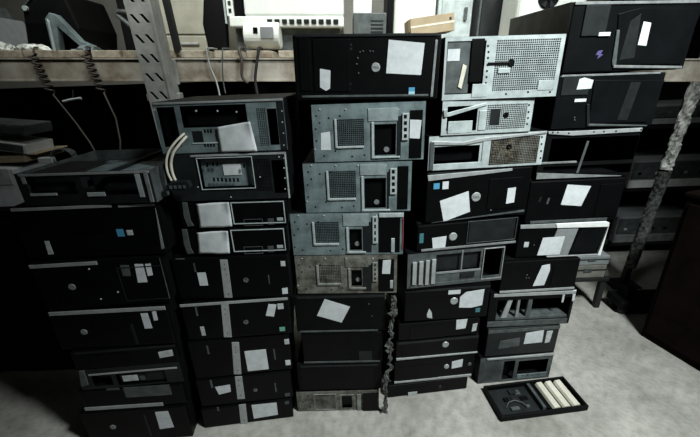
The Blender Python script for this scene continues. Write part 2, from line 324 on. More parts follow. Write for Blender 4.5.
case('desktop_computer','slim black computer with crumpled white sheet, third down in second stack from left','bk','bs','second from left',(-0.3858,1.1064,-0.0150,0.3620,0.0921,0.9088),0.34,[('sheet', 'paper_sheet', 'pw', [(65.4, 85.6), (175.4, 90.8), (171.6, 3.5), (59.5, 0.6)], 8),
 ('frame', 'bay_frame', 'ls', 175.5, 8.1, 351.6, 86.1, 3, 3, 0),
 ('frame', 'port_panel', 'dg', 210.1, 1, 274.0, 24.9, 1.6, 2, 0),
 ('rect', 'port_panel', 'dg', 291.4, 3.1, 311.5, 24.8, 2, 0),
 ('rect', 'port_panel', 'ls', 322.6, 16.7, 342.6, 27.5, 2, 0),
 ('quad', 'side_bracket', 'dg', [(17.5, 91.5), (33.9, 91.5), (33.5, 26.1), (40.0, 7.6), (19.0, 4.6), (13.0, 41.2)], 3, 0)])
case('desktop_computer','slim black computer with half-shaded white sheet, fourth down in second stack from left','bk','bs','second from left',(-0.3971,1.1085,-0.0031,0.3666,0.1052,0.8016),0.34,[('sheet', 'paper_sheet', 'pw', [(60.6, 90.4), (168.7, 95.7), (159.9, 8.4), (50.7, 12.5)], 8),
 ('frame', 'bay_frame', 'ls', 172.6, 10.6, 354.2, 93.9, 3, 3, 0),
 ('frame', 'port_panel', 'dg', 208.1, 1, 273.9, 28.6, 1.6, 2, 0),
 ('rect', 'port_panel', 'dg', 291.9, 5.1, 312.7, 28.3, 2, 0),
 ('rect', 'port_panel', 'ls', 324.1, 19.4, 344.9, 31.0, 2, 0),
 ('quad', 'side_bracket', 'dg', [(10.5, 103.4), (27.3, 102.7), (26.5, 30.9), (33.0, 11.2), (11.4, 8.1), (5.6, 47.1)], 3, 0)])
case('desktop_computer','silver-striped black tower with small left label, fifth down in second stack from left','bk','bs','second from left',(-0.4262,1.1010,0.0006,0.4099,0.1752,0.6244),0.33,[('quad', 'silver_strip', 'sv', [(172.8, 163.6), (198.8, 162.6), (191.7, 5.6), (162.6, 6.8)], 2, 0),
 ('dots', 'screw', 'bk', [(185.5, 145.3), (183.9, 125.2), (185.9, 104.8), (179.6, 21.2)], 3.25),
 ('rect', 'paper_label', 'pw', 83.2, 60.9, 113.3, 114.3, 0.8, 0),
 ('rect', 'vent_slot', 'dg', 76.5, 117.4, 81.7, 153.4, 0.8, 0),
 ('logo', 251.3, 77.4, 9),
 ('rect', 'vent_slot', 'dg', 331.7, 57.4, 335.3, 94.6, 0.8, 0),
 ('quad', 'sticker', 'pg', [(382.5, 149.3), (398.2, 148.7), (398.0, 128.7), (382.2, 129.4)], 0.8, 0),
 ('quad', 'sticker', 'pw', [(376.0, 36.6), (396.3, 40.0), (395.6, 14.4), (375.4, 13.1)], 0.8, 0),
 ('rect', 'edge_trim', 'dg', 19.7, 169.1, 50.7, 173.7, 2, 0)])
case('desktop_computer','silver-striped black tower with tilted label at right, sixth down in second stack from left','bk','bs','second from left',(-0.4325,1.0932,0.0577,0.3917,0.1672,0.4552),0.33,[('quad', 'silver_strip', 'sv', [(147.0, 155.7), (173.6, 153.5), (163.1, 4.0), (133.6, 6.8)], 2, 0),
 ('dots', 'screw', 'bk', [(157.7, 132.9), (155.9, 110.8), (149.4, 24.2)], 3.25),
 ('quad', 'paper_label', 'pw', [(317.1, 141.6), (345.9, 137.0), (330.8, 84.4), (301.2, 91.5)], 0.8, 0),
 ('rect', 'sticker', 'pg', 348.7, 116.0, 370.6, 140.2, 0.8, 0),
 ('rect', 'sticker', 'gn', 345.4, 14.9, 365.7, 33.6, 0.8, 0),
 ('logo', 224.9, 68.5, 9),
 ('rect', 'vent_slot', 'dg', 51.8, 110.8, 58.1, 150.0, 0.8, 0),
 ('rect', 'paper_label', 'pg', 54.3, 20.8, 68.8, 62.0, 0.8, 0),
 ('rect', 'edge_trim', 'sv', 1.5, 155.0, 389.2, 165.7, 2.5, 0)])
case('desktop_computer','silver-striped black tower with large white label, seventh down in second stack from left','bk','bs','second from left',(-0.4450,1.0962,0.0966,0.3836,0.1876,0.2656),0.33,[('quad', 'silver_strip', 'sv', [(165.6, 167.8), (192.5, 164.4), (179.0, 4.5), (150.1, 8.7)], 2, 0),
 ('dots', 'screw', 'bk', [(176.0, 142.2), (174.2, 117.7), (168.5, 27.0)], 3.25),
 ('rect', 'paper_label', 'pw', 206.1, 15.7, 288.7, 117.1, 0.8, 0),
 ('rect', 'vent_slot', 'dg', 68.8, 121.9, 75.4, 162.0, 0.8, 0),
 ('rect', 'vent_slot', 'dg', 317.2, 60.2, 321.8, 113.1, 0.8, 0),
 ('rect', 'sticker', 'pg', 364.2, 131.3, 382.1, 155.6, 0.8, 0),
 ('rect', 'sticker', 'pw', 357.6, 25.3, 377.4, 50.9, 0.8, 0)])
case('desktop_computer','silver-striped black tower with torn narrow label, second up in second stack from left','bk','bs','second from left',(-0.4535,1.0934,0.0906,0.3770,0.1484,0.1152),0.33,[('quad', 'silver_strip', 'sv', [(157.7, 147.8), (185.5, 146.2), (180.2, 24.1), (149.9, 25.9)], 2, 0),
 ('dots', 'screw', 'bk', [(168.9, 127.3), (166.9, 100.7), (167.0, 45.7)], 3.25),
 ('quad', 'paper_label', 'pw', [(72.3, 103.5), (132.3, 108.3), (130.4, 70.5), (81.0, 61.3)], 0.8, 0),
 ('logo', 228.3, 64.4, 8),
 ('rect', 'vent_slot', 'dg', 307.9, 41.6, 312.8, 90.6, 0.8, 0),
 ('rect', 'sticker', 'dg', 344.5, 12.2, 365.0, 28.9, 0.8, 0),
 ('rect', 'vent_slot', 'dg', 57.7, 100.2, 65.4, 141.9, 0.8, 0)])
case('desktop_computer','slim black computer with a wide white label, bottom of second stack from left','bk','bs','second from left',(-0.4600,1.0903,0.1053,0.3744,0.1132,0.0000),0.33,[('quad', 'silver_strip', 'sv', [(157.1, 112.6), (185.2, 112.6), (178.3, 0.6), (149.2, 0.6)], 2, 0),
 ('dots', 'screw', 'bk', [(170.1, 113.6), (167.2, 20.7)], 3.25),
 ('quad', 'paper_label', 'pw', [(207.3, 101.5), (310.5, 98.3), (309.2, 28.1), (207.3, 22.4)], 0.8, 0),
 ('rect', 'vent_slot', 'dg', 67.9, 91.1, 75.0, 112.2, 0.8, 0),
 ('rect', 'sticker', 'dg', 345.4, 82.4, 361.9, 99.5, 0.8, 0)])
case('desktop_computer','large black computer with big square white label and silver badge, top of middle stack','bk','bs','middle',(0.0651,1.1586,0.0073,0.4391,0.1866,1.2900),0.33,[('quad', 'paper_label', 'pw', [(282.6, 168.8), (388.9, 158.9), (383.7, 71.6), (277.2, 77.8)], 0.8, 0),
 ('disc', 'badge', 'sv', 245.4, 94.2, 14.0, 3, 'DELL'),
 ('rect', 'sticker', 'bl', 348.4, 25.1, 366.9, 36.8, 0.8, 0),
 ('rect', 'sticker', 'lb', 348.7, 12.0, 367.3, 25.1, 0.8, 0),
 ('quad', 'torn_label', 'pw', [(78.2, 92.6), (109.5, 87.4), (106.8, 36.4), (94.1, 29.5), (76.3, 40.3)], 0.8, 2.6),
 ('rect', 'edge_trim', 'dk', 8.1, 177.4, 424.3, 185.1, 3, 0),
 ('quad', 'edge_trim', 'sv2', [(419.4, 167.2), (426.8, 167.0), (423.7, 8.3), (415.9, 8.6)], 3, 0),
 ('rect', 'drive_panel', 'bk', 59.2, 27.6, 167.2, 171.2, 2.5, 0),
 ('rect', 'drive_panel', 'bk', 17.6, 30.3, 50.4, 178.8, 2.5, 0),
 ('dots', 'scuff', 'dg', [(198.2, 136.8), (207.1, 139.2), (227.9, 138.5), (236.8, 138.2), (191.8, 120.7), (188.4, 104.3), (193.8, 79.1)], 2.75),
 ('dots', 'button', 'dk', [(172.1, 156.3), (171.8, 145.6), (168.6, 48.7), (165.1, 34.4)], 3.75),
 ('rect', 'edge_trim', 'dg', 19.5, 10.9, 409.8, 16.8, 2, 0)], roll=0.022)
case('computer_chassis','bare grey metal computer front with two white stickers, second down in middle stack','gs','bs','middle',(0.0691,1.1532,-0.0262,0.3574,0.1821,1.1060),0.3,[('perf', 'vent_grille', 'dz', 77.6, 50.7, 163.8, 135.4, 6),
 ('rect', 'raised_flange', 'ls2', 177.4, 126.2, 271.2, 165.5, 2, 0),
 ('hole', 197.2, 18.0, 266.2, 116.7),
 ('rect', 'vent_rim', 'ls', 70.4, 45.6, 77.4, 136.9, 4, 0),
 ('rect', 'vent_rim', 'ls', 75.5, 44.2, 163.0, 50.7, 4, 0),
 ('rect', 'panel_rim', 'ls', 187.5, 9.3, 194.6, 124.1, 4, 0),
 ('rect', 'panel_rim', 'ls', 187.0, 8.1, 280.2, 14.0, 4, 0),
 ('boxin', 'drive_bay_cover', 'bk', 197.8, 18.7, 265.6, 116.1, 12, 16),
 ('disc', 'lock', 'sv2', 236.8, 34.2, 9, -11),
 ('rect', 'slotted_bracket', 'ls', 284.5, 64.6, 305.1, 148.3, 5, 0),
 ('rect', 'dark_panel', 'bk', 309.0, 5.2, 348.8, 156.3, 1.5, 0),
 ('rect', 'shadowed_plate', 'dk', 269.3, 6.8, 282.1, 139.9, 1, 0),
 ('rect', 'bracket_slot', 'bk', 289.5, 132.7, 298.5, 143.5, 0.6, 5),
 ('rect', 'bracket_slot', 'bk', 289.9, 113.0, 299.1, 123.9, 0.6, 5),
 ('rect', 'bracket_slot', 'bk', 290.4, 93.1, 299.6, 104.1, 0.6, 5),
 ('rect', 'bracket_slot', 'bk', 290.9, 72.8, 300.2, 84.0, 0.6, 5),
 ('dots', 'rivet', 'ls', [(26.9, 167.2), (107.3, 164.6), (180.7, 162.4), (271.3, 159.5), (3.4, 43.1)], 3.0),
 ('dots', 'pin_hole', 'bk', [(15.0, 147.9), (24.2, 126.2), (10.5, 108.0), (9.7, 70.1), (32.1, 20.6), (69.7, 35.9), (89.0, 145.6), (53.5, 140.6), (73.3, 112.3), (164.3, 20.0), (243.6, 146.9), (123.9, 16.3)], 2.75),
 ('quad', 'paper_label', 'pw', [(309.2, 128.1), (345.3, 125.5), (341.4, 68.0), (309.3, 70.6)], 0.8, 1.6),
 ('quad', 'sticker', 'pw', [(26.3, 95.0), (55.4, 98.8), (55.5, 39.6), (22.9, 40.6)], 0.8, 0)], st='sheet')
case('computer_chassis','bare grey metal computer front without stickers, third down in middle stack','gs','bs','middle',(0.0291,1.1464,-0.0401,0.3603,0.1736,0.9304),0.3,[('perf', 'vent_grille', 'dz', 84.4, 51.9, 175.1, 146.0, 6),
 ('rect', 'raised_flange', 'ls2', 189.7, 129.9, 275.2, 166.9, 2, 0),
 ('hole', 203.1, 13.0, 275.7, 119.4),
 ('rect', 'vent_rim', 'ls', 76.7, 45.8, 84.2, 147.2, 4, 0),
 ('rect', 'vent_rim', 'ls', 81.6, 44.7, 173.8, 51.9, 4, 0),
 ('rect', 'panel_rim', 'ls', 192.9, 3.0, 200.3, 127.3, 4, 0),
 ('rect', 'panel_rim', 'ls', 191.7, 2.0, 289.7, 8.6, 4, 0),
 ('boxin', 'drive_bay_cover', 'bk', 203.8, 13.8, 275.0, 118.7, 12, 16),
 ('disc', 'lock', 'sv2', 244.3, 31.1, 9, -11),
 ('rect', 'slotted_bracket', 'ls', 288.7, 62.1, 310.3, 151.8, 5, 0),
 ('rect', 'dark_panel', 'bk', 314.0, 7.3, 349.1, 157.7, 1.5, 0),
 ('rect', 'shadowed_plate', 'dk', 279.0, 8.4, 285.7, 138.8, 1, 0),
 ('rect', 'bracket_slot', 'bk', 294.3, 135.1, 303.8, 146.6, 0.6, 5),
 ('rect', 'bracket_slot', 'bk', 294.5, 114.0, 304.1, 125.7, 0.6, 5),
 ('rect', 'bracket_slot', 'bk', 294.8, 92.6, 304.5, 104.4, 0.6, 5),
 ('rect', 'bracket_slot', 'bk', 295.1, 70.9, 304.8, 82.9, 0.6, 5),
 ('dots', 'rivet', 'ls', [(29.7, 167.2), (110.2, 165.1), (183.4, 163.2), (273.7, 160.9), (5.5, 42.4)], 3.0),
 ('dots', 'pin_hole', 'bk', [(17.5, 145.5), (26.3, 121.3), (12.2, 100.7), (10.8, 58.2), (33.7, 21.3), (71.4, 38.7), (91.5, 143.6), (55.9, 137.7), (75.3, 106.2), (165.4, 22.0), (245.9, 146.5), (125.1, 17.4)], 2.75)], st='sheet')
case('computer_chassis','bare grey metal computer front with a thin red line, fourth down in middle stack','gs','bs','middle',(-0.0121,1.1444,-0.0525,0.3969,0.1624,0.7660),0.3,[('perf', 'vent_grille', 'dz', 84.6, 48.5, 169.9, 130.0, 6),
 ('rect', 'raised_flange', 'ls2', 186.0, 113.2, 274.7, 158.3, 2, 0),
 ('hole', 206.2, 19.1, 250.6, 101.7),
 ('rect', 'vent_rim', 'ls', 76.4, 41.1, 84.3, 130.7, 4, 0),
 ('rect', 'vent_rim', 'ls', 81.4, 40.5, 167.9, 48.5, 4, 0),
 ('rect', 'panel_rim', 'ls', 195.4, 7.4, 203.2, 109.8, 4, 0),
 ('rect', 'panel_rim', 'ls', 193.7, 7.0, 264.1, 14.3, 4, 0),
 ('boxin', 'drive_bay_cover', 'bk', 206.9, 20.0, 249.9, 101.0, 12, 16),
 ('disc', 'lock', 'sv2', 233.2, 39.1, 9, -11),
 ('rect', 'slotted_bracket', 'ls', 288.2, 46.2, 306.4, 149.8, 5, 0),
 ('rect', 'dark_panel', 'bk', 309.9, 9.6, 384.6, 149.0, 1.5, 0),
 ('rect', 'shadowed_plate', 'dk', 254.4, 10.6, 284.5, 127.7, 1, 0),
 ('rect', 'bracket_slot', 'bk', 294.8, 130.5, 300.3, 143.8, 0.6, 5),
 ('rect', 'bracket_slot', 'bk', 294.6, 106.2, 300.2, 119.6, 0.6, 5),
 ('rect', 'bracket_slot', 'bk', 294.5, 81.5, 300.1, 95.1, 0.6, 5),
 ('rect', 'bracket_slot', 'bk', 294.3, 56.4, 300.0, 70.2, 0.6, 5),
 ('dots', 'rivet', 'ls', [(30.3, 156.1), (120.0, 154.6), (201.4, 153.2), (301.6, 151.6), (2.9, 38.9)], 3.0),
 ('dots', 'pin_hole', 'bk', [(16.3, 131.8), (25.7, 104.8), (9.7, 81.7), (7.3, 34.0), (34.7, 21.5), (76.8, 41.1), (98.9, 130.5), (59.0, 123.5), (80.2, 88.5), (180.7, 23.7), (270.6, 135.3), (136.1, 18.2)], 2.75),
 ('rect', 'top_tab', 'ls', 311.1, 145.1, 395.4, 159.9, 3, 0),
 ('rect', 'red_wire', 'rd', 393.4, 17.1, 395.4, 140.7, 2.5, 0),
 ('rect', 'clip', 'ls', 353.6, 9.5, 366.0, 65.0, 4, 0)], st='sheet')
case('computer_chassis','dusty brownish metal computer front with a white sticker at right, fifth down in middle stack','rs','bs','middle',(-0.0211,1.1441,-0.0435,0.3756,0.1620,0.6020),0.3,[('perf', 'vent_grille', 'rs', 86.3, 46.4, 168.3, 123.3, 6),
 ('rect', 'raised_flange', 'rs', 185.0, 113.5, 270.8, 154.9, 2, 0),
 ('hole', 206.7, 31.9, 245.8, 100.9),
 ('rect', 'vent_rim', 'rl', 77.8, 38.2, 86.0, 124.0, 4, 0),
 ('rect', 'vent_rim', 'rl', 83.5, 37.6, 166.5, 46.4, 4, 0),
 ('rect', 'panel_rim', 'rl', 195.4, 19.0, 203.7, 109.7, 4, 0),
 ('rect', 'panel_rim', 'rl', 194.0, 18.6, 260.0, 26.6, 4, 0),
 ('boxin', 'drive_bay_cover', 'bk', 207.5, 32.8, 245.1, 100.0, 12, 16),
 ('disc', 'lock', 'sv2', 231.6, 53.7, 9, -11),
 ('rect', 'slotted_bracket', 'rl', 285.1, 52.8, 303.5, 133.3, 5, 0),
 ('rect', 'dark_panel', 'bk', 307.1, 8.4, 364.3, 145.0, 1.5, 0),
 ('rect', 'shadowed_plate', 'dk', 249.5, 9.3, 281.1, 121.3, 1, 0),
 ('rect', 'bracket_slot', 'bk', 291.9, 118.3, 297.0, 128.6, 0.6, 5),
 ('rect', 'bracket_slot', 'bk', 291.8, 99.3, 296.9, 109.7, 0.6, 5),
 ('rect', 'bracket_slot', 'bk', 291.6, 80.1, 296.8, 90.7, 0.6, 5),
 ('rect', 'bracket_slot', 'bk', 291.5, 60.7, 296.7, 71.4, 0.6, 5),
 ('dots', 'rivet', 'ls', [(28.4, 152.0), (113.6, 150.6), (191.0, 149.4), (286.5, 147.9), (3.3, 36.5)], 3.0),
 ('dots', 'pin_hole', 'bk', [(14.9, 125.1), (23.7, 95.3), (8.2, 69.7), (5.6, 16.9), (32.9, 21.0), (72.9, 42.6), (93.4, 123.9), (55.4, 116.1), (75.3, 77.4), (171.2, 23.8), (256.9, 129.7), (128.8, 17.6)], 2.75),
 ('quad', 'paper_label', 'pw', [(323.6, 141.1), (352.5, 142.7), (349.5, 84.3), (320.0, 84.7)], 0.8, 1.6),
 ('rect', 'clip', 'ls', 349.9, 21.5, 361.1, 56.3, 3, 0)], st='sheet')
case('desktop_computer','plain black desktop computer with a tilted white paper label, sixth down in middle stack','bp','bs','middle',(-0.0509,1.1381,-0.0227,0.3511,0.1732,0.4268),0.3,[('quad', 'paper_label', 'pw', [(119.1, 156.3), (214.6, 118.7), (179.6, 45.3), (84.9, 80.5)], 0.8, 0),
 ('rect', 'edge_trim', 'dg', 12.1, 1.5, 321.6, 8.9, 2, 0),
 ('rect', 'edge_trim', 'dk', 14.6, 159.2, 348.6, 168.2, 2, 0),
 ('dots', 'scuff', 'dg', [(287.6, 129.2), (298.6, 73.2)], 2.75)])
case('desktop_computer','plain black desktop computer with a scuffed lower right corner, third up in middle stack','bp','bs','middle',(-0.0489,1.1385,-0.0215,0.3283,0.1562,0.2686),0.3,[('rect', 'worn_sticker', 'dk', 230.3, 11.8, 283.5, 58.9, 0.8, 0),
 ('rect', 'edge_trim', 'dg', 2.0, 1.5, 316.1, 9.5, 2, 0),
 ('rect', 'side_panel', 'bk', 4.1, 15.9, 178.6, 144.0, 1.5, 0)])
case('desktop_computer','plain black unmarked desktop computer, second up in middle stack','bp','bs','middle',(-0.0676,1.1387,-0.0152,0.3587,0.1498,0.1168),0.3,[('rect', 'side_panel', 'bk', 16.5, 6.8, 324.8, 129.2, 1.5, 0),
 ('rect', 'edge_trim', 'dk', 18.0, 131.7, 341.9, 139.7, 2, 0)])
case('computer_chassis','slim chassis with an exposed dirty metal front, bottom of middle stack','rs','bs','middle',(-0.0799,1.1359,-0.0081,0.3571,0.1148,0.0000),0.3,[('perf', 'vent_grille', 'rs', 82.7, 17.2, 161.0, 94.2, 5),
 ('frame', 'vent_rim', 'rl', 73.9, 8.1, 169.6, 100.0, 2, 2.5, 0),
 ('hole', 195.7, 13.5, 239.3, 84.8),
 ('frame', 'panel_rim', 'rl', 186.9, 1.4, 247.9, 93.5, 2, 2.5, 0),
 ('rect', 'slotted_bracket', 'rl', 261.0, 1, 278.5, 94.4, 4, 0),
 ('rect', 'dark_panel', 'bk', 287.3, 1, 352.6, 98.4, 8, 0),
 ('boxin', 'drive_bay_cover', 'bk', 196.6, 14.7, 238.4, 83.6, 10, 14),
 ('dots', 'pin_hole', 'bk', [(15.4, 86.7), (26.0, 56.8), (5.5, 21.6), (50.4, 91.2), (54.2, 25.7), (35.7, 14.4), (179.1, 68.7)], 3.0),
 ('dots', 'screw', 'dg', [(326.7, 74.8), (330.9, 51.0), (326.3, 27.4)], 3.25)], st='sheet')
case('computer_chassis','chassis with pale perforated plate and round hole, top of second stack from right','ls','bs','second from right',(0.5089,1.2350,0.0618,0.3893,0.1870,1.2817),0.3,[('hole', 7.6, 18.3, 132.2, 174.8),
 ('perf', 'vent_grille', 'ls', 165.8, 23.5, 375.0, 175.3, 6.6),
 ('boxin', 'side_panel', 'dg', 9.2, 20.7, 86.0, 173.9, 3, 6),
 ('rect', 'paper_label', 'pw', 10.7, 118.7, 50.0, 153.2, 0.8, -2),
 ('quad', 'slot_strip', 'cr', [(62.0, 109.1), (75.6, 102.8), (63.6, 34.2), (51.4, 40.7)], 2, -2),
 ('disc', 'cable_hole', 'bk', 219.6, 107.2, 12, -1),
 ('rect', 'cable', 'bk', 143.7, 104.1, 213.1, 111.4, 4, 0),
 ('rect', 'plate_patch', 'ls', 321.3, 21.1, 372.9, 52.2, 1.6, 0),
 ('rect', 'patch', 'ls', 179.4, 78.1, 219.4, 93.1, 2.5, 0),
 ('dots', 'pin_hole', 'bk', [(137.9, 158.7), (141.5, 141.5), (141.9, 124.2), (142.6, 103.7), (143.0, 85.9), (143.4, 68.0), (143.8, 49.8), (117.2, 16.9), (134.4, 188.2), (207.8, 190.5), (285.1, 191.4), (363.5, 189.4), (371.8, 23.4), (366.6, 14.2), (215.9, 13.3), (290.5, 16.9)], 3.25),
 ('rect', 'bay_edge', 'bk', 85.6, 53.9, 126.4, 180.8, 3, -1),
 ('rect', 'bottom_plate', 'ls', 99.3, 7.2, 149.9, 47.5, 1.5, 0)], st='sheet')
case('computer_chassis','slim chassis with small square mesh panel, second down in second stack from right','ls','bs','second from right',(0.4783,1.2397,0.0882,0.3197,0.1120,1.1676),0.28,[('hole', 18.4, 12.5, 123.4, 94.6),
 ('perf', 'vent_grille', 'ls', 156.2, 11.9, 297.6, 94.8, 6),
 ('dots', 'pin_hole', 'bk', [(139.3, 65.8), (141.2, 49.4), (143.0, 32.8), (142.7, 19.4), (302.1, 88.4), (304.1, 65.5), (305.6, 45.6), (305.2, 25.5), (23.6, 8.2), (20.9, 21.7)], 3.25),
 ('quad', 'bent_lip', 'ls', [(13.7, 74.4), (149.1, 102.5), (153.5, 94.3), (18.1, 61.2)], 4, 0),
 ('quad', 'bent_lip', 'sv', [(2.7, 84.4), (14.5, 87.1), (16.3, 61.3), (6.0, 61.8)], 6, 0),
 ('rect', 'bottom_plate', 'ls', 23.9, 6.1, 108.5, 46.2, 1.5, 0),
 ('rect', 'screw_plate', 'ls', 129.3, 12.5, 155.8, 77.2, 2.5, 0),
 ('disc', 'cable_hole', 'bk', 224.8, 58.9, 10, -0.6),
 ('rect', 'patch', 'dk', 168.8, 27.3, 204.3, 80.2, 0.6, 0)], st='sheet')
